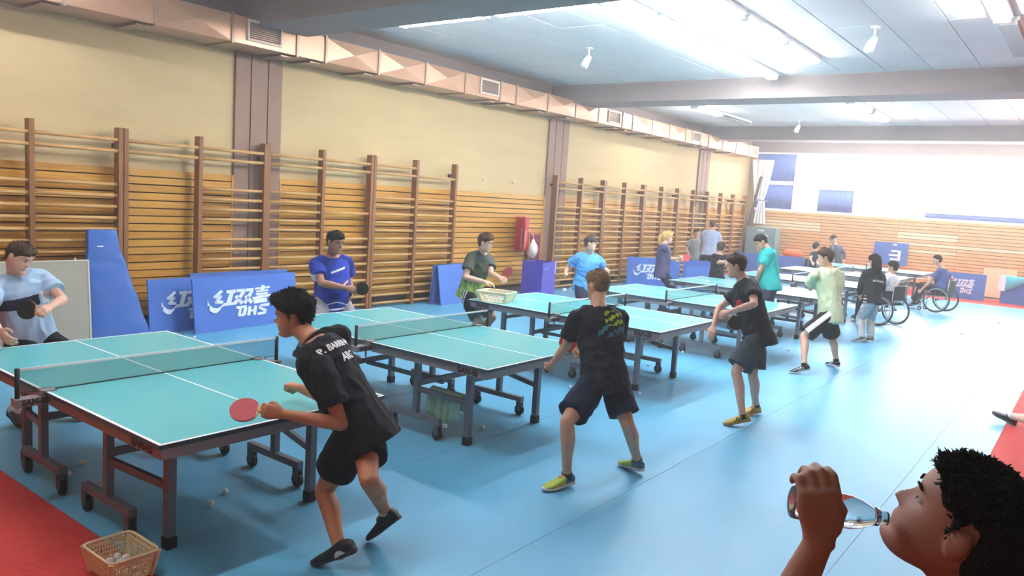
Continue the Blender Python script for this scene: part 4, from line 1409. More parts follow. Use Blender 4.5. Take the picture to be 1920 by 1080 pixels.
    # ---- hair
    if cfg.get('hair') is not None:
        co, fs_, mask, dirs = hair_mesh(cfg['hair'], 1.0, cfg.get('seed', 1))
        m = MB()
        pts = [tuple(hl(p) - origin) for p in co]
        m.add(pts, fs_)
        st = cfg['hair'].get('tufts', 0)
        if st:
            g = np.random.default_rng(cfg.get('seed', 1) + 5)
            ids = np.where(mask > .6)[0]
            for i in g.choice(ids, st):
                p0 = co[i] + g.normal(size=3) * .003
                dv = nv(dirs[i] + g.normal(size=3) * .55)
                ln = cfg['hair'].get('tuft_len', .014) * g.uniform(.5, 1.3)
                p1 = p0 + dv * ln * .5 + g.normal(size=3) * .0015
                p2 = p1 + nv(dv + g.normal(size=3) * .7) * ln * .5
                m.tube([tuple(hl(p0) - origin), tuple(hl(p1) - origin), tuple(hl(p2) - origin)], [.0022 * hsc, .0018 * hsc, .0004], 3, cap=False)
        h_ = m.build('hair', cfg['hairmat'], root, smooth=True)
        if st:
            h_['kind'] = 'stuff'
        if cfg['hair'].get('long'):
            sbh = SB()
            sbh.limb([hl((0, -.06, .03)), hl((0, -.085, -.06)), hl((0, -.09, -.16)), hl((0, -.085, -.27))], [.085 * hsc, .088 * hsc, .085 * hsc, .055 * hsc], 14)
            mm = fuse(sbh, .01, 2, origin, .006, 3); mm.materials.append(cfg['hairmat'])
            link('long_hair', mm, root)
        if cfg['hair'].get('pony'):
            sbh = SB()
            sbh.limb([hl((0, -.09, .035)), hl((0, -.13, .045)), hl((0, -.155, .0)), hl((0, -.16, -.06)), hl((0, -.15, -.12))], [.03, .04, .042, .036, .018], 12)
            mm = fuse(sbh, .008, 2, origin, .004, 3); mm.materials.append(cfg['hairmat'])
            link('pony_tail', mm, root)
    if cfg.get('cap'):
        g = head_grid(40, 48)
        co = g.reshape(-1, 3); c = np.array([0, -.005, .01])
        dr = co - c; dr /= np.linalg.norm(dr, axis=1)[:, None]
        mk = np.clip((co[:, 2] - .038) / .004, 0, 1)
        co = co + dr * (.014 * mk - .008 * (1 - mk))[:, None]
        fs_ = [(i * 48 + k, i * 48 + (k + 1) % 48, (i + 1) * 48 + (k + 1) % 48, (i + 1) * 48 + k) for i in range(39) for k in range(48)] + [tuple(reversed(range(48))), tuple(range(39 * 48, 40 * 48))]
        o_ = MB().add([tuple(hl(p) - origin) for p in co], fs_).build('cap', cfg['cap'], root, smooth=True)
        MB().prism([(-.06, 0), (-.05, -.055), (0, -.075), (.05, -.055), (.06, 0)], tuple(HM @ np.array([1, 0, 0])), tuple(HM @ np.array([0, 1, -.1])), tuple(hl((0, -.108, .046)) - origin), .006).build('cap_peak', cfg['cap'], o_)
        MB().prism([(-.05, -.008), (.05, -.008), (.05, .010), (-.05, .010)], tuple(HM @ np.array([1, 0, 0])), tuple(HM @ np.array([0, .0, 1])), tuple(hl((0, .108, .052)) - origin), .004).build('cap_band', M_white, o_)
    # ---- shirt
    sc = cfg['shirt']
    sb = SB()
    hem = sc.get('hem', -.24)
    loose = sc.get('loose', .022) * s
    TS = [(hem, .172, .128, -.005), (hem * .5, .172, .126, -.008), (.05, .164, .120 + belly * .4, -.003 + belly * .4), (.26, .150, .112 + belly, belly), (.42, .150, .114 + belly * .9, belly), (.60, .160, .118 + belly * .3, .004), (.76, .168, .112, 0), (.88, .155, .094, -.006), (.965, .100, .075, -.01), (.99, .078, .066, -.006)]
    sb.loft(torso_secs(TS, loose), 22, 2.3)
    sl = sc.get('sleeve', .62)
    for k in 'LR':
        sh, el, wr = J['sh' + k], J['el' + k], J['wr' + k]
        sb.limb([nk - up * .035 * s, (nk + sh) / 2 + up * .008 * s, sh], [.056 * s, .052 * s * bulk + loose * .3, .060 * s * bulk + loose * .35], 14)
        if sl <= 1:
            e = sh + (el - sh) * sl
            sb.limb([sh, sh + (e - sh) * .5, e], [.060 * s * bulk + loose * .35, .058 * s * bulk + loose * .7, .058 * s * bulk + loose * .95], 16, (True, False))
        else:
            sb.limb([sh, el], [.064 * s + loose * .6, .052 * s + loose * .4], 14)
            sb.limb([el, el + (wr - el) * .92], [.052 * s + loose * .4, .036 * s + loose * .3], 14, (True, False))
    me = fuse(sb, max(near, .006), 4, origin, sc.get('wrinkle', .007), cfg.get('seed', 1))
    for m_ in sc['mats']:
        me.materials.append(m_)
    if 'paint' in sc:
        n = len(me.polygons)
        cen = np.empty(n * 3); me.polygons.foreach_get('center', cen); cen = cen.reshape(-1, 3) + origin
        rel = cen - pel
        r, f = frame(.8)
        q = np.stack([rel @ r / s, rel @ f / s, (rel @ up) / np.linalg.norm(nk - pel)], 1)
        me.polygons.foreach_set('material_index', [int(x) for x in sc['paint'](q, cen, J)])
    shirt = link('shirt', me, root)
    if sc.get('collar'):
        cl = MB()
        r, f = frame(1)
        c = nk + up * .012 * s - f * .004
        cl.torus(tuple(c - origin), tuple(up + f * .25), .066 * s, .010 * s, 24, 6)
        cl.build('collar', sc['collar'], shirt, smooth=True)
    for txt in sc.get('prints', ()):
        print_on(shirt, me, origin, txt, pel, nk, frame, s)
    # ---- bottoms
    bc = cfg['bottoms']
    sb = SB()
    TB = [(.14, .150, .108 + belly * .6, belly * .5), (.04, .164, .118 + belly * .3, belly * .3), (-.08, .170, .122, -.01), (-.17, .140, .108, -.005)]
    sb.loft(torso_secs(TB, .014 * s), 20, 2.4)
    fr = bc.get('length', .72)
    for k in 'LR':
        hip, kn, an = J['hip' + k], J['kn' + k], J['an' + k]
        if fr <= 1.02:
            e = hip + (kn - hip) * fr
            w = bc.get('flare', .012) * s
            sb.limb([hip + np.array([0, 0, .03]), hip + (e - hip) * .45, e], [.100 * s * bulk, .097 * s * bulk + w * .6, .088 * s * bulk + w], 16, (True, False))
        else:
            sb.limb([hip, hip + (kn - hip) * .5, kn], [.102 * s * bulk, .094 * s * bulk, .076 * s], 16)
            sb.limb([kn, kn + (an - kn) * .5, an + np.array([0, 0, -.01])], [.076 * s, .070 * s, .060 * s], 14, (True, False))
    me = fuse(sb, max(near, .006), 3, origin, bc.get('wrinkle', .006), cfg.get('seed', 1) + 9)
    for m_ in bc['mats']:
        me.materials.append(m_)
    if 'paint' in bc:
        n = len(me.polygons)
        cen = np.empty(n * 3); me.polygons.foreach_get('center', cen); cen = cen.reshape(-1, 3) + origin
        r, f = frame(0)
        q = np.stack([(cen - pel) @ r / s, (cen - pel) @ f / s, (cen - pel)[:, 2] / s], 1)
        me.polygons.foreach_set('material_index', [int(x) for x in bc['paint'](q, cen, J)])
    link(bc.get('name', 'shorts'), me, root)
    # ---- shoes and socks
    for k in 'LR':
        if cfg.get('shoes'):
            shoe(root, origin, J['an' + k], J['to' + k], s, cfg['shoes'], 1, max(.005, near * .8))
        if cfg.get('sock') is not None and fr <= 1.02:
            an, kn = J['an' + k], J['kn' + k]
            d = nv(kn - an)
            m = MB()
            m.tube([tuple(an - d * .03 * s - origin), tuple(an + d * .01 * s - origin), tuple(an + d * cfg.get('sockh', .035) * s - origin)], [.040 * s, .0395 * s, .0405 * s], 14)
            m.build('sock', cfg['sock'], root, smooth=True)
    return root, J, grips, frame, origin

def print_on(shirt, me, origin, t, pel, nk, frame, s):
    """Lettering laid on the cloth: every vertex is dropped on the shirt surface."""
    bvh = BVHTree.FromPolygons([v.co.copy() for v in me.vertices], [tuple(p.vertices) for p in me.polygons])
    r, f = frame(.8)
    up = nv(nk - pel)
    tm = text_mesh(t['text'], t['size'] * s, 0.0, t.get('bold', .002), 0, t.get('space', 1.0))
    bm = bmesh.new(); bm.from_mesh(tm)
    bmesh.ops.remove_doubles(bm, verts=bm.verts, dist=1e-5)
    bmesh.ops.triangulate(bm, faces=bm.faces)
    for _ in range(2):
        long_ = [e for e in bm.edges if e.calc_length() > .012]
        if long_:
            bmesh.ops.subdivide_edges(bm, edges=long_, cuts=1)
            bmesh.ops.triangulate(bm, faces=bm.faces)
    side = t.get('side', -1)                  # -1 back, +1 chest
    right = r * (1 if side < 0 else -1)
    c = pel + (nk - pel) * t['at'] + r * t.get('dx', 0) * s
    rot = math.radians(t.get('rot', 0))
    rx = right * math.cos(rot) + up * math.sin(rot)
    ux = up * math.cos(rot) - right * math.sin(rot)
    n = f * side
    keep = []
    for v in bm.verts:
        p = c + rx * v.co.x + ux * v.co.y + n * .4 - origin
        hit = bvh.ray_cast(Vector(p), Vector(-n))
        v.co = hit[0] + hit[1] * .003 if hit[0] is not None else Vector(p - n * .3)
    out = bpy.data.meshes.new('print')
    bm.to_mesh(out); bm.free()
    out.materials.append(t['mat'])
    link('print', out, shirt)

# ------------------------------------------------------------------ bats
M_bat_red = mat('red_rubber', '#b02a35', 0.55, var=0.05)
M_bat_black = mat('black_rubber_sheet', '#16171b', 0.6)
M_bat_wood = mat('bat_wood', '#c49a62', 0.5, scale=20, col2='#d8b27c', stretch=(0.3, 3, 3))
def bat(grip, d, n, label, s=1.0, red_side=1, group='table tennis bats'):
    """grip: middle of the handle, d: from handle to blade, n: direction the first face looks."""
    d = nv(d); n = nv(n - d * (n @ d)); w = np.cross(n, d)
    g = np.asarray(grip, float)
    t = thing('table_tennis_bat', label, 'bat', tuple(g), 0, group)
    def face(off, th, mtl, name, cut):
        out = []
        c = d * .125 * s
        k = 28
        poly = []
        for i in range(k):
            a = 2 * math.pi * i / k
            x, y = .0755 * s * math.cos(a), .079 * s * math.sin(a)
            if y < -.062 * s:
                y = -.062 * s if cut else y
            poly.append((x, y))
        m = MB()
        m.prism(poly, tuple(w), tuple(d), tuple(c + n * off), th)
        return m.build(name, mtl, t)
    # the prism grows along w x d = -n
    face(.003, .006, M_bat_wood, 'blade', False)
    face(.007, .004, M_bat_red if red_side > 0 else M_bat_black, 'rubber', True)
    face(-.003, .004, M_bat_black if red_side > 0 else M_bat_red, 'rubber', True)
    h = MB()
    sb = SB()
    sb.loft([(d * -.052 * s, w, n, .0165 * s, .0125 * s), (d * -.03 * s, w, n, .0145 * s, .0115 * s), (d * .02 * s, w, n, .013 * s, .011 * s), (d * .056 * s, w, n, .015 * s, .008 * s)], 12, 2.6)
    h.add(sb.v, sb.f)
    h.build('handle', M_bat_wood, t, smooth=True)
    return t
# ------------------------------------------------------------------ joints of the figures (metres, world axes)
J_ = {
    'N1': dict(H=1.74, face=-38, chest=-45, look=-46, j={'pelvis': (1.002, -0.345, 0.781), 'neck': (0.877, -0.062, 1.205), 'head': (0.852, 0.1, 1.327), 'shL': (0.776, -0.272, 1.095), 'elL': (0.808, -0.416, 0.808), 'wrL': (0.568, -0.217, 0.866), 'hipL': (0.922, -0.408, 0.74), 'anL': (0.785, -0.478, 0.056), 'knL': (0.881, -0.2, 0.34), 'toL': (0.701, -0.307, -0.063), 'shR': (1.092, -0.036, 1.209), 'elR': (0.982, -0.071, 0.856), 'wrR': (0.976, 0.185, 0.863), 'hipR': (1.083, -0.282, 0.74), 'anR': (1.142, -0.446, 0.218), 'knR': (0.868, -0.592, 0.522), 'toR': (1.112, -0.316, -0.001)}),
    'N2': dict(H=1.72, face=15, chest=32, look=18, j={'pelvis': (3.123, -0.719, 0.781), 'neck': (3.209, -0.564, 1.294), 'head': (3.314, -0.481, 1.446), 'shL': (3.037, -0.489, 1.213), 'elL': (3.125, -0.353, 0.968), 'wrL': (3.188, -0.193, 0.783), 'hipL': (3.026, -0.692, 0.741), 'anL': (2.744, -0.686, 0.097), 'knL': (2.668, -0.7, 0.522), 'toL': (2.583, -0.628, 0.035), 'shR': (3.355, -0.686, 1.219), 'elR': (3.427, -0.607, 0.946), 'wrR': (3.422, -0.365, 0.873), 'hipR': (3.221, -0.745, 0.741), 'anR': (3.419, -0.907, 0.108), 'knR': (3.166, -0.924, 0.463), 'toR': (3.478, -0.746, 0.035)}),
    'N3': dict(H=1.66, face=-30, chest=-30, look=-16, j={'pelvis': (5.776, -0.938, 0.903), 'neck': (5.813, -0.721, 1.402), 'head': (5.777, -0.647, 1.54), 'shL': (5.677, -0.866, 1.361), 'elL': (5.463, -0.987, 1.219), 'wrL': (5.371, -0.784, 1.118), 'hipL': (5.692, -0.987, 0.864), 'anL': (5.407, -1.01, 0.101), 'knL': (5.471, -0.871, 0.518), 'toL': (5.309, -0.867, 0.0), 'shR': (5.966, -0.679, 1.285), 'elR': (5.857, -0.476, 1.075), 'wrR': (5.689, -0.505, 0.9), 'hipR': (5.861, -0.889, 0.864), 'anR': (5.959, -0.939, 0.088), 'knR': (5.782, -0.932, 0.457), 'toR': (5.816, -0.856, 0.035)}),
    'N4': dict(H=1.72, face=-25, chest=32, look=-12, j={'pelvis': (9.098, -0.759, 0.821), 'neck': (9.184, -0.659, 1.398), 'head': (9.16, -0.6, 1.541), 'shL': (8.981, -0.533, 1.303), 'elL': (9.169, -0.443, 1.097), 'wrL': (9.365, -0.457, 1.256), 'hipL': (9.006, -0.802, 0.781), 'anL': (8.546, -0.655, 0.113), 'knL': (8.766, -0.543, 0.478), 'toL': (8.419, -0.51, 0.002), 'shR': (9.329, -0.773, 1.311), 'elR': (9.505, -0.722, 1.082), 'wrR': (9.598, -0.522, 1.206), 'hipR': (9.189, -0.716, 0.781), 'anR': (9.418, -0.838, 0.097), 'knR': (9.416, -0.745, 0.427), 'toR': (9.528, -0.706, 0.035)}),
    'N5': dict(H=1.58, face=10, chest=30, look=40, j={'pelvis': (12.352, -0.585, 0.75), 'neck': (12.455, -0.542, 1.242), 'head': (12.464, -0.524, 1.388), 'shL': (12.294, -0.459, 1.19), 'elL': (12.39, -0.372, 0.954), 'wrL': (12.55, -0.335, 0.789), 'hipL': (12.26, -0.569, 0.713), 'anL': (12.137, -0.535, 0.092), 'knL': (12.396, -0.425, 0.377), 'toL': (12.033, -0.415, -0.001), 'shR': (12.585, -0.637, 1.145), 'elR': (12.75, -0.652, 0.932), 'wrR': (12.869, -0.539, 0.767), 'hipR': (12.443, -0.601, 0.713), 'anR': (12.365, -0.63, 0.083), 'knR': (12.627, -0.548, 0.375), 'toR': (12.338, -0.475, 0.035)}),
    'P1': dict(H=1.76, face=170, chest=170, look=150, j={'pelvis': (0.677, 3.34, 0.686), 'neck': (0.567, 3.326, 1.228), 'head': (0.54, 3.185, 1.377), 'shL': (0.768, 3.361, 1.184), 'elL': (0.833, 3.112, 1.029), 'wrL': (0.654, 2.927, 1.002), 'hipL': (0.779, 3.358, 0.645), 'anL': (0.875, 3.163, 0.153), 'knL': (0.867, 2.942, 0.533), 'toL': (0.963, 3.01, 0.035), 'shR': (0.399, 3.295, 1.106), 'elR': (0.249, 3.057, 1.002), 'wrR': (0.279, 2.837, 0.869), 'hipR': (0.575, 3.322, 0.645), 'anR': (0.517, 3.254, 0.138), 'knR': (0.613, 2.94, 0.431), 'toR': (0.533, 3.079, 0.035)}),
    'P2': dict(H=1.74, face=182, chest=190, look=176, j={'pelvis': (3.963, 3.528, 0.755), 'neck': (3.934, 3.502, 1.278), 'head': (3.895, 3.398, 1.45), 'shL': (4.14, 3.47, 1.204), 'elL': (4.292, 3.603, 0.986), 'wrL': (4.174, 3.419, 0.852), 'hipL': (4.086, 3.524, 0.714), 'anL': (4.266, 3.617, 0.09), 'knL': (4.178, 3.288, 0.36), 'toL': (4.378, 3.484, 0.035), 'shR': (3.737, 3.543, 1.185), 'elR': (3.657, 3.326, 0.998), 'wrR': (3.865, 3.139, 0.955), 'hipR': (3.84, 3.532, 0.714), 'anR': (3.7, 3.755, 0.143), 'knR': (3.587, 3.428, 0.481), 'toR': (3.715, 3.581, 0.035)}),
    'P3': dict(H=1.72, face=170, chest=184, look=164, j={'pelvis': (6.106, 3.191, 0.787), 'neck': (6.152, 3.07, 1.321), 'head': (6.08, 2.946, 1.464), 'shL': (6.331, 3.079, 1.223), 'elL': (6.174, 2.898, 1.054), 'wrL': (6.08, 2.664, 1.027), 'hipL': (6.206, 3.209, 0.747), 'anL': (6.312, 3.177, 0.09), 'knL': (6.303, 2.925, 0.439), 'toL': (6.461, 3.091, 0.035), 'shR': (5.959, 3.097, 1.259), 'elR': (5.826, 3.052, 1.001), 'wrR': (5.982, 2.854, 0.959), 'hipR': (6.007, 3.174, 0.747), 'anR': (5.906, 3.176, 0.09), 'knR': (6.003, 2.906, 0.41), 'toR': (6.017, 3.045, 0.035)}),
    'P4': dict(H=1.7, face=200, chest=216, look=150, j={'pelvis': (9.015, 3.173, 0.72), 'neck': (9.055, 3.14, 1.242), 'head': (8.975, 3.085, 1.417), 'shL': (9.197, 3.037, 1.142), 'elL': (9.444, 3.093, 1.001), 'wrL': (9.286, 2.902, 0.973), 'hipL': (9.109, 3.139, 0.68), 'anL': (9.168, 3.011, 0.09), 'knL': (9.03, 2.802, 0.433), 'toL': (9.299, 2.902, 0.035), 'shR': (8.899, 3.253, 1.179), 'elR': (8.925, 3.47, 0.988), 'wrR': (8.716, 3.366, 0.899), 'hipR': (8.921, 3.208, 0.68), 'anR': (8.844, 3.289, 0.09), 'knR': (8.776, 2.968, 0.36), 'toR': (8.929, 3.142, 0.035)}),
    'P5': dict(H=1.68, face=140, chest=148, look=148, j={'pelvis': (12.106, 3.281, 0.825), 'neck': (12.142, 3.302, 1.347), 'head': (12.189, 3.269, 1.488), 'shL': (12.291, 3.396, 1.251), 'elL': (12.484, 3.347, 1.045), 'wrL': (12.73, 3.345, 1.028), 'hipL': (12.181, 3.345, 0.786), 'anL': (12.262, 3.282, 0.09), 'knL': (12.367, 3.138, 0.471), 'toL': (12.42, 3.224, 0.035), 'shR': (11.982, 3.203, 1.281), 'elR': (12.172, 3.256, 1.073), 'wrR': (12.187, 3.011, 1.102), 'hipR': (12.03, 3.218, 0.786), 'anR': (12.014, 3.204, 0.09), 'knR': (12.173, 3.031, 0.438), 'toR': (12.172, 3.147, 0.035)}),
    'T1': dict(H=1.76, face=-40, chest=-30, look=-35, j={'pelvis': (10.607, 0.614, 0.955), 'neck': (10.662, 0.735, 1.512), 'head': (10.61, 0.827, 1.628), 'shL': (10.488, 0.628, 1.465), 'elL': (10.429, 0.733, 1.177), 'wrL': (10.556, 0.801, 0.962), 'hipL': (10.528, 0.548, 0.914), 'anL': (10.476, 0.569, 0.09), 'knL': (10.405, 0.675, 0.511), 'toL': (10.341, 0.682, 0.035), 'shR': (10.819, 0.807, 1.394), 'elR': (11.015, 0.769, 1.17), 'wrR': (11.08, 0.917, 0.968), 'hipR': (10.687, 0.681, 0.914), 'anR': (10.771, 0.621, 0.09), 'knR': (10.636, 0.762, 0.484), 'toR': (10.711, 0.786, 0.035)}),
    'C1': dict(H=1.58, face=190, chest=232, look=190, j={'pelvis': (18.791, 5.591, 0.643), 'neck': (18.842, 5.606, 1.225), 'head': (18.861, 5.616, 1.407), 'shL': (18.941, 5.468, 1.143), 'elL': (18.945, 5.421, 0.872), 'wrL': (18.781, 5.414, 0.708), 'hipL': (18.883, 5.575, 0.606), 'anL': (18.91, 5.571, 0.09), 'knL': (18.844, 5.279, 0.348), 'toL': (18.882, 5.415, 0.035), 'shR': (18.73, 5.74, 1.154), 'elR': (18.601, 5.778, 0.921), 'wrR': (18.534, 5.632, 0.753), 'hipR': (18.7, 5.608, 0.606), 'anR': (18.673, 5.612, 0.09), 'knR': (18.635, 5.316, 0.348), 'toR': (18.646, 5.457, 0.035)}),
    'C2': dict(H=1.76, face=60, chest=60, look=60, j={'pelvis': (18.188, 4.935, 0.888), 'neck': (18.324, 4.962, 1.518), 'head': (18.351, 4.959, 1.68), 'shL': (18.213, 5.126, 1.447), 'elL': (18.272, 5.186, 1.159), 'wrL': (18.398, 5.252, 0.943), 'hipL': (18.137, 5.024, 0.846), 'anL': (18.118, 5.056, 0.09), 'knL': (18.322, 5.152, 0.468), 'toL': (18.271, 5.144, 0.035), 'shR': (18.4, 4.792, 1.422), 'elR': (18.484, 4.774, 1.134), 'wrR': (18.599, 4.814, 0.906), 'hipR': (18.24, 4.845, 0.846), 'anR': (18.258, 4.813, 0.09), 'knR': (18.443, 4.941, 0.468), 'toR': (18.411, 4.901, 0.035)}),
    'S1': dict(H=1.46, face=100, chest=100, look=80, j={'pelvis': (13.719, 2.805, 0.76), 'neck': (13.762, 2.828, 1.167), 'head': (13.804, 2.8, 1.306), 'shL': (13.781, 2.98, 1.086), 'elL': (13.914, 2.79, 0.996), 'wrL': (14.122, 2.785, 0.944), 'hipL': (13.734, 2.89, 0.726), 'anL': (13.784, 2.885, 0.09), 'knL': (13.934, 2.856, 0.422), 'toL': (13.928, 2.86, 0.035), 'shR': (13.728, 2.668, 1.109), 'elR': (13.508, 2.718, 1.003), 'wrR': (13.388, 2.543, 1.036), 'hipR': (13.704, 2.72, 0.726), 'anR': (13.703, 2.716, 0.09), 'knR': (13.881, 2.687, 0.408), 'toR': (13.847, 2.691, 0.035)}),
    'F1': dict(H=1.7, face=200, chest=200, look=200, j={'pelvis': (22.841, 2.772, 0.79), 'neck': (22.848, 2.858, 1.274), 'head': (22.827, 2.917, 1.433), 'shL': (23.021, 2.782, 1.202), 'elL': (22.894, 2.579, 1.037), 'wrL': (22.757, 2.537, 0.833), 'hipL': (22.935, 2.738, 0.75), 'anL': (22.954, 2.731, 0.09), 'knL': (22.853, 2.483, 0.42), 'toL': (22.895, 2.571, 0.035), 'shR': (22.672, 2.906, 1.185), 'elR': (22.427, 2.875, 1.034), 'wrR': (22.297, 2.759, 0.855), 'hipR': (22.747, 2.806, 0.75), 'anR': (22.728, 2.813, 0.09), 'knR': (22.646, 2.558, 0.42), 'toR': (22.67, 2.653, 0.035)}),
    'F2': dict(H=1.6, face=170, chest=150, look=100, j={'pelvis': (21.363, 2.994, 0.477), 'neck': (21.415, 3.042, 1.069), 'head': (21.451, 3.022, 1.211), 'shL': (21.559, 3.122, 0.972), 'elL': (21.402, 2.913, 0.893), 'wrL': (21.192, 2.873, 0.794), 'hipL': (21.456, 3.01, 0.44), 'anL': (21.528, 2.637, 0.09), 'knL': (21.519, 2.686, 0.497), 'toL': (21.556, 2.48, 0.035), 'shR': (21.258, 2.95, 1.012), 'elR': (21.028, 3.048, 0.904), 'wrR': (20.857, 2.926, 0.798), 'hipR': (21.271, 2.978, 0.44), 'anR': (21.328, 2.622, 0.09), 'knR': (21.322, 2.652, 0.497), 'toR': (21.355, 2.465, 0.035)}),
    'W1': dict(H=1.6, face=20, chest=20, look=10, j={'pelvis': (15.04, -0.307, 0.599), 'neck': (15.103, -0.304, 1.042), 'head': (15.13, -0.314, 1.172), 'shL': (14.931, -0.245, 0.988), 'elL': (14.684, -0.251, 0.871), 'wrL': (14.836, -0.209, 0.696), 'hipL': (14.951, -0.275, 0.561), 'anL': (15.143, 0.24, 0.2), 'knL': (15.086, 0.112, 0.569), 'toL': (15.198, 0.391, 0.035), 'shR': (15.254, -0.365, 0.942), 'elR': (15.508, -0.357, 0.842), 'wrR': (15.624, -0.252, 0.667), 'hipR': (15.128, -0.339, 0.561), 'anR': (15.312, 0.179, 0.2), 'knR': (15.274, 0.044, 0.569), 'toR': (15.367, 0.329, 0.035)}),
    'W2': dict(H=1.7, face=12, chest=5, look=-12, j={'pelvis': (19.097, -0.671, 0.556), 'neck': (19.188, -0.613, 1.039), 'head': (19.129, -0.496, 1.237), 'shL': (18.992, -0.603, 0.991), 'elL': (18.948, -0.434, 0.717), 'wrL': (18.907, -0.279, 0.505), 'hipL': (18.999, -0.65, 0.516), 'anL': (19.123, -0.114, 0.2), 'knL': (19.087, -0.239, 0.606), 'toL': (19.159, 0.052, 0.035), 'shR': (19.354, -0.643, 0.927), 'elR': (19.556, -0.817, 0.812), 'wrR': (19.733, -0.778, 0.64), 'hipR': (19.195, -0.692, 0.516), 'anR': (19.299, -0.152, 0.2), 'knR': (19.282, -0.281, 0.606), 'toR': (19.335, 0.015, 0.035)}),
    'D': dict(H=1.64, face=-10, chest=-15, look=-2, j={'pelvis': (-0.335, -3.573, 1.006), 'neck': (-0.328, -3.497, 1.44), 'head': (-0.395, -3.464, 1.582), 'shL': (-0.41, -3.594, 1.416), 'elL': (-0.457, -3.632, 1.248), 'wrL': (-0.505, -3.621, 1.063), 'hipL': (-0.43, -3.59, 0.967), 'anL': (-0.454, -3.594, 0.09), 'knL': (-0.444, -3.582, 0.528), 'toL': (-0.482, -3.432, 0.035), 'shR': (-0.381, -3.38, 1.338), 'elR': (-0.587, -3.213, 1.317), 'wrR': (-0.575, -3.282, 1.551), 'hipR': (-0.24, -3.556, 0.967), 'anR': (-0.217, -3.552, 0.09), 'knR': (-0.231, -3.544, 0.528), 'toR': (-0.246, -3.391, 0.035)}),
    'R1': dict(H=1.7, face=61.9, chest=61.9, look=61.9, j={'pelvis': (7.209, -3.552, 0.12), 'neck': (7.055, -3.635, 0.632), 'head': (7.072, -3.626, 0.817), 'shL': (6.97, -3.476, 0.582), 'shR': (7.14, -3.794, 0.582), 'elL': (6.822, -3.51, 0.417), 'elR': (7.03, -3.898, 0.417), 'wrL': (6.875, -3.504, 0.165), 'wrR': (7.063, -3.857, 0.165), 'hipL': (7.162, -3.464, 0.12), 'hipR': (7.256, -3.641, 0.12), 'knL': (7.531, -3.267, 0.17), 'knR': (7.561, -3.591, 0.3), 'anL': (7.9, -3.07, 0.07), 'anR': (7.639, -3.572, 0.08), 'toL': (8.0, -2.9, 0.09), 'toR': (7.794, -3.512, 0.04)}),
}
VR, VF, UP = np.array([.604, -.797, 0]), np.array([.797, .604, 0]), np.array([0, 0, 1.0])
def gradient_mat(name, stops, rough=.8, noise=.25, nscale=14):
    """Cloth whose colour runs with height (object Z), broken by noise."""
    m = bpy.data.materials.new(name); m.use_nodes = True
    nt = m.node_tree; b = nt.nodes['Principled BSDF']; b.inputs['Roughness'].default_value = rough
    tc = nt.nodes.new('ShaderNodeTexCoord'); sx = nt.nodes.new('ShaderNodeSeparateXYZ')
    nt.links.new(tc.outputs['Object'], sx.inputs[0])
    nz = nt.nodes.new('ShaderNodeTexNoise'); nz.inputs['Scale'].default_value = nscale
    mp = nt.nodes.new('ShaderNodeMapping'); mp.inputs['Scale'].default_value = (1, 1, .35)
    nt.links.new(tc.outputs['Object'], mp.inputs[0]); nt.links.new(mp.outputs[0], nz.inputs['Vector'])
    ma = nt.nodes.new('ShaderNodeMath'); ma.operation = 'MULTIPLY_ADD'
    ma.inputs[1].default_value = noise
    nt.links.new(nz.outputs[0], ma.inputs[0]); nt.links.new(sx.outputs[2], ma.inputs[2])
    rp = nt.nodes.new('ShaderNodeValToRGB')
    z0, z1 = stops[0][0], stops[-1][0]
    mr = nt.nodes.new('ShaderNodeMapRange')
    mr.inputs['From Min'].default_value = z0; mr.inputs['From Max'].default_value = z1
    nt.links.new(ma.outputs[0], mr.inputs['Value']); nt.links.new(mr.outputs[0], rp.inputs[0])
    el = rp.color_ramp.elements
    for i, (z, c) in enumerate(stops):
        e = el[i] if i < 2 else el.new(.5)
        e.position = (z - z0) / (z1 - z0); e.color = lin(c)
    nt.links.new(rp.outputs[0], b.inputs['Base Color'])
    return m
def cloth(name, c, var=.06, **k):
    return mat(name, c, .85, var=var, scale=7, bump=.12, bscale=25, spec=.2, **k)
def wob(p, k=1.0, ph=0.0):
    return np.sin(p[:, 0] * 61 * k + ph) * np.sin(p[:, 2] * 47 * k + 1.3 * ph) + np.sin(p[:, 1] * 53 * k + p[:, 2] * 29 * k + ph)

SK_fair, SK_mid, SK_tan, SK_brown = skin('skin_fair', '#dcae96'), skin('skin_mid', '#cf9d80'), skin('skin_tan', '#b57a58'), skin('skin_brown', '#a2725a')
H_dark = mat('dark_hair', '#1c1714', .8, var=.3, scale=40, spec=.15)
H_brown = mat('brown_hair', '#4a382c', .8, var=.25, scale=40, spec=.15)
H_light = mat('light_brown_hair', '#7d664c', .8, var=.25, scale=40, spec=.15)
H_blond = mat('blond_hair', '#d8b06c', .55, var=.15, scale=40)
C_black = cloth('black_jersey', '#17181d', .15)
C_black2 = cloth('washed_black_jersey', '#202127', .12)
C_navy = cloth('dark_navy_cloth', '#1d2438', .12)
SHORT = dict(top=.013, side=.004, back=.006, noise=.003, tufts=500, tuft_len=.010)
NORMAL = dict(top=.020, side=.008, back=.011, noise=.005, tufts=600, tuft_len=.016)
S_dark = (mat('black_shoe', '#1e2128', .5, var=.1), mat('dark_sole', '#2b2d33', .6))
S_grey = (mat('grey_shoe', '#55585e', .6, var=.1), mat('white_sole', '#dcdcd8', .6), mat('white_stripe', '#eeeeea', .5), 'stripes')
S_black_stripe = (mat('black_shoe', '#1e2128', .5), mat('white_sole', '#dcdcd8', .6), mat('white_stripe', '#eeeeea', .5), 'stripes')
S_gold = (mat('gold_shoe', '#c4a13e', .4, var=.1), mat('gum_sole', '#b08c4c', .6), mat('black_stripe', '#1c1c1e', .5), 'stripes')
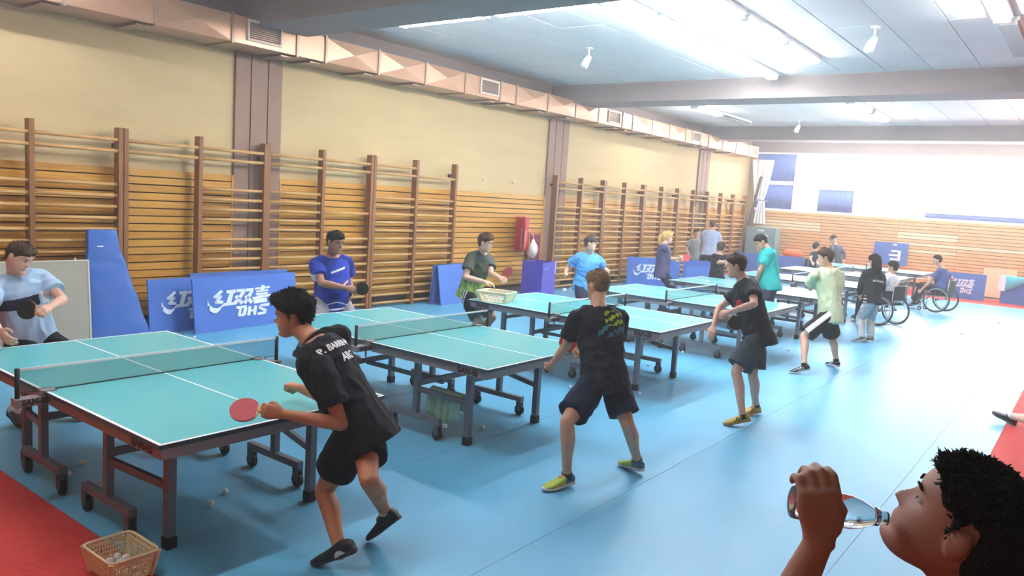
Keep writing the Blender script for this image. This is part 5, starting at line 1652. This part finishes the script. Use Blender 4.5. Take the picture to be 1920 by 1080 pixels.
S_lime = (mat('lime_shoe', '#a9bf45', .5, var=.1), mat('white_sole', '#dcdcd8', .6), mat('steel_blue_shoe', '#3f5f74', .5), .34)

def fig(key, label, **cfg):
    q = J_[key]
    cfg.setdefault('seed', sum(map(ord, key)))
    return person(q['j'], q['H'], q['face'], q['chest'], q['look'], label, cfg)

# near side -------------------------------------------------------
r_, J, g, fr_, og = fig('N1', 'player in black shirt and shorts lunging left with a red bat, nearest the camera', voxel=.0055, skin=SK_tan, hairmat=H_dark,
    hair=dict(top=.034, side=.016, back=.018, noise=.006, front=.058, backz=-.05, quiff=.012, tufts=1500, tuft_len=.016, res=(56, 80)), pitch=-4, head=1.02,
    shirt=dict(mats=[C_black], hem=-.34, loose=.026, sleeve=.66, wrinkle=.010, collar=C_black, prints=[dict(text='P. BARRIENTO', size=.051, at=.82, mat=M_white, bold=.0022), dict(text='ARG', size=.064, at=.66, mat=M_white, bold=.0025)]),
    bottoms=dict(mats=[C_black], length=.66, flare=.030), shoes=S_dark, sock=M_sock_white, sockh=.03,
    handL=dict(pose='grip', palm=UP * -.2 + VF * .9, thumb=UP + VF * .2), handR=dict(pose='fist', palm=-UP, thumb=VF))
bat(g['L'][0] + g['L'][1] * .02, -VR * .96 + UP * .02 - VF * .12, UP * .80 - VF * .60, 'red table tennis bat held out by the nearest player in black')
r_, J, g, fr_, og = fig('N2', 'boy in black shirt with a green print, standing astride with his back to the camera', voxel=.006, skin=SK_mid, hairmat=H_light,
    hair=dict(top=.015, side=.004, back=.005, noise=.003, backz=-.045, front=.064, tufts=700, tuft_len=.011), pitch=-6,
    shirt=dict(mats=[C_black2, cloth('lime_print', '#93b52f', .3), cloth('teal_print', '#3d7486', .3)], hem=-.22, loose=.028, wrinkle=.009,
        paint=lambda q, p, J: np.where((q[:, 1] < 0) & (q[:, 0] > -.02) & (q[:, 0] < .15) & (q[:, 2] > .70) & (q[:, 2] < .92) & (wob(p, 2.1) > .1), 1, np.where((q[:, 1] < 0) & (q[:, 0] > -.09) & (q[:, 0] < .16) & (q[:, 2] > .54) & (q[:, 2] < .72) & (wob(p, 1.7, 2) > .3), 2, 0))),
    bottoms=dict(mats=[C_navy], length=.80, flare=.030), shoes=S_lime, sock=M_sock_black, sockh=.02,
    handL=dict(pose='fist', palm=VF, thumb=UP), handR=dict(pose='grip', palm=-VR, thumb=UP))
bat(g['R'][0], -VR * .75 + UP * .6 + VF * .1, -VF * .9 + VR * .2, 'red bat half hidden behind the boy with the green print')
r_, J, g, fr_, og = fig('N3', 'boy in black shirt with a red chest print swinging both arms', voxel=.007, skin=SK_fair, hairmat=H_brown, hair=dict(SHORT, top=.02), pitch=-8,
    shirt=dict(mats=[C_black2, cloth('red_print', '#c8403e', .15)], hem=-.30, loose=.034, wrinkle=.010, paint=lambda q, p, J: np.where((q[:, 1] > .0) & (np.abs(q[:, 0] + .05) < .10) & (q[:, 2] > .46) & (q[:, 2] < .64) & (wob(p, .9, 1) > -.1), 1, 0)),
    bottoms=dict(mats=[cloth('slate_shorts', '#39424c', .1)], length=.86, flare=.045), shoes=S_gold, sock=M_sock_black, sockh=.02,
    handL=dict(pose='grip', palm=-UP + VF, thumb=UP), handR=dict(pose='relaxed', palm=-UP, thumb=VF))
bat(g['L'][0], VR * .75 - UP * .55 - VF * .3, -VF * .8 + UP * .5, 'dark bat held across the body by the boy with the red chest print', red_side=-1)
r_, J, g, fr_, og = fig('N4', 'player in pale green shirt and black shorts with a white side stripe', voxel=.008, skin=SK_fair, hairmat=H_brown, hair=NORMAL, pitch=-8,
    shirt=dict(mats=[cloth('pale_green_shirt', '#cbd8b0', .06)], hem=-.28, loose=.034, wrinkle=.010),
    bottoms=dict(mats=[C_black, M_white], length=.90, flare=.030, paint=lambda q, p, J: np.where(((p - J['hipL']) @ -yawr(-15) > .085) & (np.abs((p - J['hipL'] - np.outer(((p - J['hipL']) @ nv(J['knL'] - J['hipL'])), nv(J['knL'] - J['hipL']))) @ yawf(-15)) < .026), 1, 0)),
    shoes=S_black_stripe, sock=M_sock_black, sockh=.03, handL=dict(pose='grip', palm=-UP, thumb=VF), handR=dict(pose='fist'))
r_, J, g, fr_, og = fig('N5', 'girl with long dark hair, black printed top and grey track pants', voxel=.009, skin=SK_fair, hairmat=H_dark, hair=dict(NORMAL, long=True, side=.016, backz=-.07),
    shirt=dict(mats=[C_black2, M_white], hem=-.18, loose=.030, sleeve=1.5, paint=lambda q, p, J: np.where((q[:, 0] < -.19) & (q[:, 2] < .5) & (np.abs(np.sin(p[:, 2] * 60)) > .9), 1, 0), prints=[dict(text='ALICANTE', size=.058, at=.60, mat=M_white, bold=.001)]),
    bottoms=dict(name='trousers', mats=[cloth('light_grey_fleece', '#a7afb2', .06)], length=2, wrinkle=.012), shoes=(mat('grey_shoe', '#55585e', .6), mat('white_sole', '#dcdcd8', .6)),
    handL=dict(pose='relaxed'), handR=dict(pose='relaxed'))
# wall side ---------------------------------------------------------
r_, J, g, fr_, og = fig('P1', 'player in pale blue shirt with a dark chest band, bending forward at the left edge', voxel=.006, skin=SK_fair, hairmat=H_brown, hair=dict(SHORT, front=.055), pitch=-24, tilt=6,
    shirt=dict(mats=[cloth('pale_blue_shirt', '#a8c3dd', .05), cloth('navy_band', '#27263c', .2), M_white], hem=-.22, loose=.030, wrinkle=.010,
        paint=lambda q, p, J: np.where((q[:, 1] > 0) & (q[:, 2] > .54) & (q[:, 2] < .70) & (q[:, 0] > -.055) & (q[:, 0] < .2), 1, np.where((q[:, 1] > 0) & (q[:, 2] > .54) & (q[:, 2] < .72) & (q[:, 0] > -.14) & (q[:, 0] < -.075), 2, 0))),
    bottoms=dict(mats=[C_black], length=.8, flare=.025), shoes=(mat('dark_grey_shoe', '#3c3a38', .5, var=.2), mat('dark_sole', '#2b2d33', .6)), sock=M_sock_white,
    handL=dict(pose='grip', palm=-VR * .6 - UP * .5 + VF * .4, thumb=UP), handR=dict(pose='relaxed'))
bat(g['L'][0] - VF * .01, -VR * .97 + UP * .05, -VF + UP * .15, 'black bat held before the chest by the player in pale blue', red_side=-1)
r_, J, g, fr_, og = fig('P2', 'stout man in dark blue polo and grey shorts holding a black bat', voxel=.007, skin=SK_brown, hairmat=H_dark, hair=dict(SHORT, front=.056), pitch=-8, bulk=1.14, belly=.035, head=1.06,
    shirt=dict(mats=[cloth('royal_blue_polo', '#2a3f9c', .18), M_white, mat('gold_print', '#d8b04a', .6), cloth('deep_blue_print', '#1c2c78', .2)], hem=-.20, loose=.024, wrinkle=.008,
        paint=lambda q, p, J: np.where((np.abs(q[:, 2] + .02 - .05 * np.sin(q[:, 0] * 16 + 1)) < .012) | ((q[:, 2] < -.12) & (q[:, 2] > -.155)), 1, np.where((q[:, 1] > 0) & (np.abs(q[:, 2] - .74 + q[:, 0] * .5) < .022) & (np.abs(q[:, 0]) < .09), 1,
            np.where((q[:, 1] > 0) & (np.abs(q[:, 2] - .40 + q[:, 0] * .8) < .02) & (q[:, 0] < .03) & (q[:, 0] > -.12), 2, np.where((q[:, 0] > .245) & (q[:, 2] > .50) & (q[:, 2] < .68) & (q[:, 1] > -.02), 1, np.where(wob(p, .35, 1) > .9, 3, 0)))))),
    bottoms=dict(mats=[cloth('grey_shorts', '#9a9a9d', .05)], length=.9, flare=.03), shoes=S_dark, sock=M_sock_black, sockh=.12,
    handR=dict(pose='grip', palm=VF * .6 - UP * .3, thumb=UP), handL=dict(pose='relaxed'))
bat(g['R'][0], VR * .95 + UP * .15, -VF + VR * .3, 'black bat with a red edge held by the man in the blue polo', red_side=-1)
r_, J, g, fr_, og = fig('P3', 'young man in a dark green patterned shirt with a lime hem, red bat in hand', voxel=.0075, skin=SK_fair, hairmat=H_brown, hair=NORMAL, pitch=-8,
    shirt=dict(mats=[gradient_mat('green_fade', [(.92, '#b9d85c'), (1.06, '#8cae58'), (1.2, '#3c4a38'), (1.3, '#93ab7e'), (1.4, '#36423a'), (1.6, '#2a302d')], noise=.5, nscale=15)], hem=-.20, loose=.026, wrinkle=.008),
    bottoms=dict(mats=[C_black, M_white], length=.85, flare=.025, paint=lambda q, p, J: np.where((q[:, 0] > .13) & (np.abs(np.sin(q[:, 1] * 90)) > .75) & (np.abs(q[:, 1]) < .06), 1, 0)), shoes=S_black_stripe, sock=M_sock_black,
    handR=dict(pose='relaxed', palm=-UP + VF * .3, thumb=-VR), handL=dict(pose='grip', palm=-VR * .2 + VF * .4, thumb=UP))
bat(g['L'][0], VR * .35 + UP * .75 - VF * .1, VR * .70 - VF * .75, 'red bat held upright by the young man in dark green')
r_, J, g, fr_, og = fig('P4', 'player in bright blue shirt and dark cap turned backwards', voxel=.009, skin=SK_fair, hairmat=H_brown, hair=dict(SHORT), cap=mat('dark_cap', '#2b2a33', .8),
    shirt=dict(mats=[mat('sky_blue_shirt', '#2c82c8', .85, scale=3, col2='#62a8da')], hem=-.22, loose=.036, wrinkle=.012), bottoms=dict(mats=[C_navy], length=.7), shoes=S_dark, sock=M_sock_white,
    handR=dict(pose='fist'), handL=dict(pose='fist'))
r_, J, g, fr_, og = fig('P5', 'blond woman in a dark violet shirt holding a red bat before the blue barrier', voxel=.009, skin=SK_fair, hairmat=H_blond, hair=dict(NORMAL, pony=True, side=.02, top=.03, back=.024, sidez=-.03),
    shirt=dict(mats=[mat('dusky_violet_shirt', '#4b4568', .85, scale=5, col2='#3a3856')], hem=-.26, loose=.030), bottoms=dict(name='trousers', mats=[C_navy], length=2), shoes=S_dark,
    handR=dict(pose='grip', palm=-VF, thumb=UP), handL=dict(pose='relaxed'))
bat(g['R'][0], VR * .9 + UP * .15, -VF * .8 + UP * .35, 'pale red bat held level by the blond woman')
fig('T1', 'man in a teal shirt bending his head between the fourth and fifth tables', voxel=.009, skin=SK_mid, hairmat=H_dark, hair=dict(SHORT), pitch=-30, bulk=1.05,
    shirt=dict(mats=[cloth('teal_shirt', '#239d9b', .06)], hem=-.2, loose=.034), bottoms=dict(mats=[C_navy], length=.85, flare=.03), shoes=(mat('pale_yellow_shoe', '#e4e0b4', .6), mat('white_sole', '#dcdcd8', .6)), sock=M_sock_white)
# behind ------------------------------------------------------------
fig('C1', 'boy in a grey shirt standing with hands low behind the blue barrier', voxel=.010, skin=SK_mid, hairmat=H_brown, hair=dict(SHORT), shirt=dict(mats=[cloth('grey_shirt', '#8c8c90', .06)], hem=-.3, loose=.036), bottoms=dict(mats=[C_black], length=.9), shoes=S_grey, sock=M_sock_white)
fig('C2', 'man in a pale blue grey shirt seen from behind at the wall bars', voxel=.010, skin=SK_mid, hairmat=H_brown, hair=dict(SHORT), bulk=1.08, shirt=dict(mats=[cloth('blue_grey_shirt', '#9aa3ba', .05)], hem=-.1, loose=.030), bottoms=dict(name='trousers', mats=[C_black], length=2), shoes=S_dark)
fig('S1', 'brown haired child in black with white sleeve bands beside the barrier', voxel=.009, skin=SK_fair, hairmat=H_brown, hair=dict(NORMAL, side=.018), shirt=dict(mats=[C_black, M_white], hem=-.2, paint=lambda q, p, J: np.where((np.abs(q[:, 0]) > .19) & (q[:, 2] > .55) & (q[:, 2] < .68), 1, 0)), bottoms=dict(name='trousers', mats=[C_black], length=2), shoes=S_dark,
    handR=dict(pose='relaxed'))
fig('F1', 'dark haired woman in dark clothes standing behind the far tables', voxel=.012, skin=SK_fair, hairmat=H_brown, hair=dict(NORMAL, side=.018), shirt=dict(mats=[cloth('dark_violet_top', '#454352', .1)], sleeve=1.5, hem=-.2), bottoms=dict(name='trousers', mats=[C_navy], length=2), shoes=S_dark)
fig('F2', 'small dark clothed player sitting at the farthest tables', voxel=.012, skin=SK_fair, hairmat=H_dark, hair=dict(NORMAL), shirt=dict(mats=[C_navy], hem=-.15), bottoms=dict(name='trousers', mats=[C_black], length=2), shoes=S_dark)
_, JW1, _, frW1, _ = fig('W1', 'wheelchair player in a white shirt, behind the girl in grey track pants', voxel=.010, skin=SK_mid, hairmat=H_dark, hair=dict(NORMAL), shirt=dict(mats=[cloth('white_shirt', '#e6e8ea', .04), C_black], hem=-.1, paint=lambda q, p, J: np.where(q[:, 2] < .22, 1, 0)), bottoms=dict(name='trousers', mats=[C_black], length=2), shoes=S_dark,
    handL=dict(pose='grip'), handR=dict(pose='grip'))
_, JW2, _, frW2, _ = fig('W2', 'wheelchair player in a navy shirt at the far right', voxel=.010, skin=SK_mid, hairmat=H_dark, hair=dict(SHORT), shirt=dict(mats=[cloth('navy_tshirt', '#3d4d80', .06)], hem=-.1, loose=.03), bottoms=dict(name='trousers', mats=[C_black], length=2), shoes=S_dark,
    handL=dict(pose='grip'), handR=dict(pose='grip'))
fig('R1', 'person sitting on the red floor at the right edge, one black shoe in view', voxel=.009, skin=SK_fair, hairmat=H_dark, hair=dict(NORMAL), shirt=dict(mats=[C_navy], hem=-.1), bottoms=dict(mats=[C_black], length=.8), shoes=S_dark, sock=M_sock_white, sockh=.05)
# drinking person in the foreground ----------------------------------
BOT0, BOT1 = np.array([-.526, -3.264, 1.594]), np.array([-.452, -3.364, 1.5795])
_, JD, gD, _, _ = fig('D', 'curly haired person in the right foreground drinking from a bottle', voxel=.0042, skin=skin('skin_dusky', '#9c7668'), hairmat=H_dark, pitch=32, tilt=0,
    hair=dict(top=.010, side=.008, back=.034, noise=.006, front=.058, sidez=.012, ear=.040, backz=-.06, tufts=9000, tuft_len=.013, freq=170, res=(70, 100)),
    shirt=dict(mats=[C_black], hem=-.2, loose=.02), bottoms=dict(mats=[C_navy], length=.9), shoes=S_dark, sock=M_sock_white,
    handR=dict(pose='bottle', dir=UP * .95 + VF * .12 - VR * .05, palm=VF, thumb=VR), handL=dict(pose='relaxed'))
M_pet = mat('clear_plastic', '#eef4f6', .08, trans=.92, ior=1.3, spec=.5)
M_water = mat('bottle_water', '#dfeff5', .02, trans=.95, ior=1.33)
ax = nv(BOT1 - BOT0); L = float(np.linalg.norm(BOT1 - BOT0))
t = thing('water_bottle', 'clear plastic water bottle at the lips of the person in the foreground', 'bottle', tuple(BOT0))
prof = [(-.05, .020), (-.048, .029), (-.03, .0305), (-.02, .028), (-.01, .0305), (.02, .0305), (.025, .028), (.03, .0305), (.055, .0305), (.075, .026), (.095, .017), (.103, .0125), (L - .002, .0125)]
MB().tube([tuple(ax * a) for a, r in prof], [r for a, r in prof], 20).build('bottle_body', M_pet, t, smooth=True)
MB().tube([tuple(ax * (.100)), tuple(ax * .106)], .0165, 16).build('neck_ring', M_pet, t, smooth=True)
MB().tube([tuple(ax * -.01), tuple(ax * .02)], .0312, 20, cap=False).build('bottle_label', mat('pale_blue_label', '#9db9d8', .5), t, smooth=True)

# ------------------------------------------------------------------ wheelchairs
M_chair_frame = mat('silver_frame', '#9aa0a8', .35, metal=.6)
M_seat = mat('black_seat', '#1b1c22', .8)
def wheelchair(J, face, label):
    p = J['pelvis']
    t = thing('wheelchair', label, 'wheelchair', (p[0], p[1], 0), math.radians(-face), 'wheelchairs')
    # local: +Y forward, +X right
    sz = p[2] - .115
    MB().box(-.2, .2, -.2, .24, sz - .05, sz).build('seat', M_seat, t, bevel=.012)
    MB().box(-.2, .2, -.24, -.205, sz + .05, sz + .34).build('backrest', M_seat, t, bevel=.01)
    R = .305
    for sx in (-1, 1):
        x0, x1 = sx * .27, sx * .34
        tilt = Vector((1, 0, sx * .10)).normalized()
        c = Vector((sx * .285, -.02, R + .004))
        w = MB().torus(c, tilt, R - .012, .014, 40, 8).build('drive_wheel', M_rubber, t, smooth=True)
        MB().torus(c, tilt, R - .034, .008, 36, 6).build('rim', M_chair_frame, w, smooth=True)
        MB().torus(c + Vector((sx * .035, 0, 0)), tilt, R - .05, .008, 36, 6).build('hand_rim', M_chair_frame, w, smooth=True)
        MB().tube([c - tilt * .03, c + tilt * .03], .022, 10).build('hub', M_rubber, w)
        u = tilt.orthogonal().normalized(); v = tilt.cross(u)
        for k in range(12):
            a = 2 * math.pi * k / 12
            MB().tube([c, c + (u * math.cos(a) + v * math.sin(a)) * (R - .036)], .0018, 4).build('spoke', M_chair_frame, w)
        cc = Vector((sx * .17, .38, .05))
        k_ = MB().torus(cc, (1, 0, 0), .036, .014, 18, 6).build('caster', M_rubber, t, smooth=True)
        MB().tube([cc, cc + Vector((0, -.02, .10)), (sx * .17, .34, sz - .06)], .009, 6).build('caster_fork', M_chair_frame, k_, smooth=True)
        MB().tube([(sx * .205, -.23, sz + .36), (sx * .205, -.22, sz - .04), (sx * .205, .26, sz - .06), (sx * .15, .50, .16)], .012, 8).build('side_frame', M_chair_frame, t, smooth=True)
        MB().tube([(sx * .205, -.04, sz - .05), (sx * .26, -.02, R)], .011, 8).build('axle_arm', M_chair_frame, t, smooth=True)
    MB().tube([(-.26, -.02, R), (.26, -.02, R)], .014, 8).build('axle', M_chair_frame, t, smooth=True)
    MB().box(-.16, .16, .48, .66, .095, .11).build('foot_plate', M_chair_frame, t)
    return t
wheelchair(JW1, J_['W1']['face'], 'black wheelchair with silver frame behind the girl in grey track pants')
wheelchair(JW2, J_['W2']['face'], 'silver framed wheelchair at the far right carrying the navy shirted player')
# chair of the far sitting player
t = thing('folding_chair', 'dark chair under the far sitting player', 'chair', (J_['F2']['j']['pelvis'][0], J_['F2']['j']['pelvis'][1], 0), math.radians(-170))
MB().box(-.2, .2, -.2, .2, .40, .43).build('seat', M_seat, t)
MB().box(-.2, .2, -.23, -.2, .55, .85).build('backrest', M_seat, t)
for sx in (-1, 1):
    for sy in (-1, 1):
        MB().tube([(sx * .18, sy * .18, .40), (sx * .2, sy * .21, 0)], .012, 6).build('leg', M_chair_frame, t)
    MB().tube([(sx * .18, -.19, .42), (sx * .18, -.235, .84)], .012, 6).build('back_post', M_chair_frame, t)

# ------------------------------------------------------------------ added scatter volume, standing in for the veiling glare of the lens
hz = bpy.data.materials.new('thin_haze')
hz.use_nodes = True
nt = hz.node_tree
nt.nodes.remove(nt.nodes['Principled BSDF'])
vo = nt.nodes.new('ShaderNodeVolumeScatter')
vo.inputs['Color'].default_value = (1, 1, 1, 1)
vo.inputs['Density'].default_value = 0.0085
vo.inputs['Anisotropy'].default_value = 0.45
nt.links.new(vo.outputs[0], nt.nodes['Material Output'].inputs['Volume'])
h_ = MB().box(X0 - 1, X1 + 1, YR - 1, YW + 1, -0.6, ZC + 0.8).build('haze', hz)
tag(h_, 'thin bright haze filling the hall', 'haze')
h_['kind'] = 'stuff'
scene.cycles.volume_bounces = 0
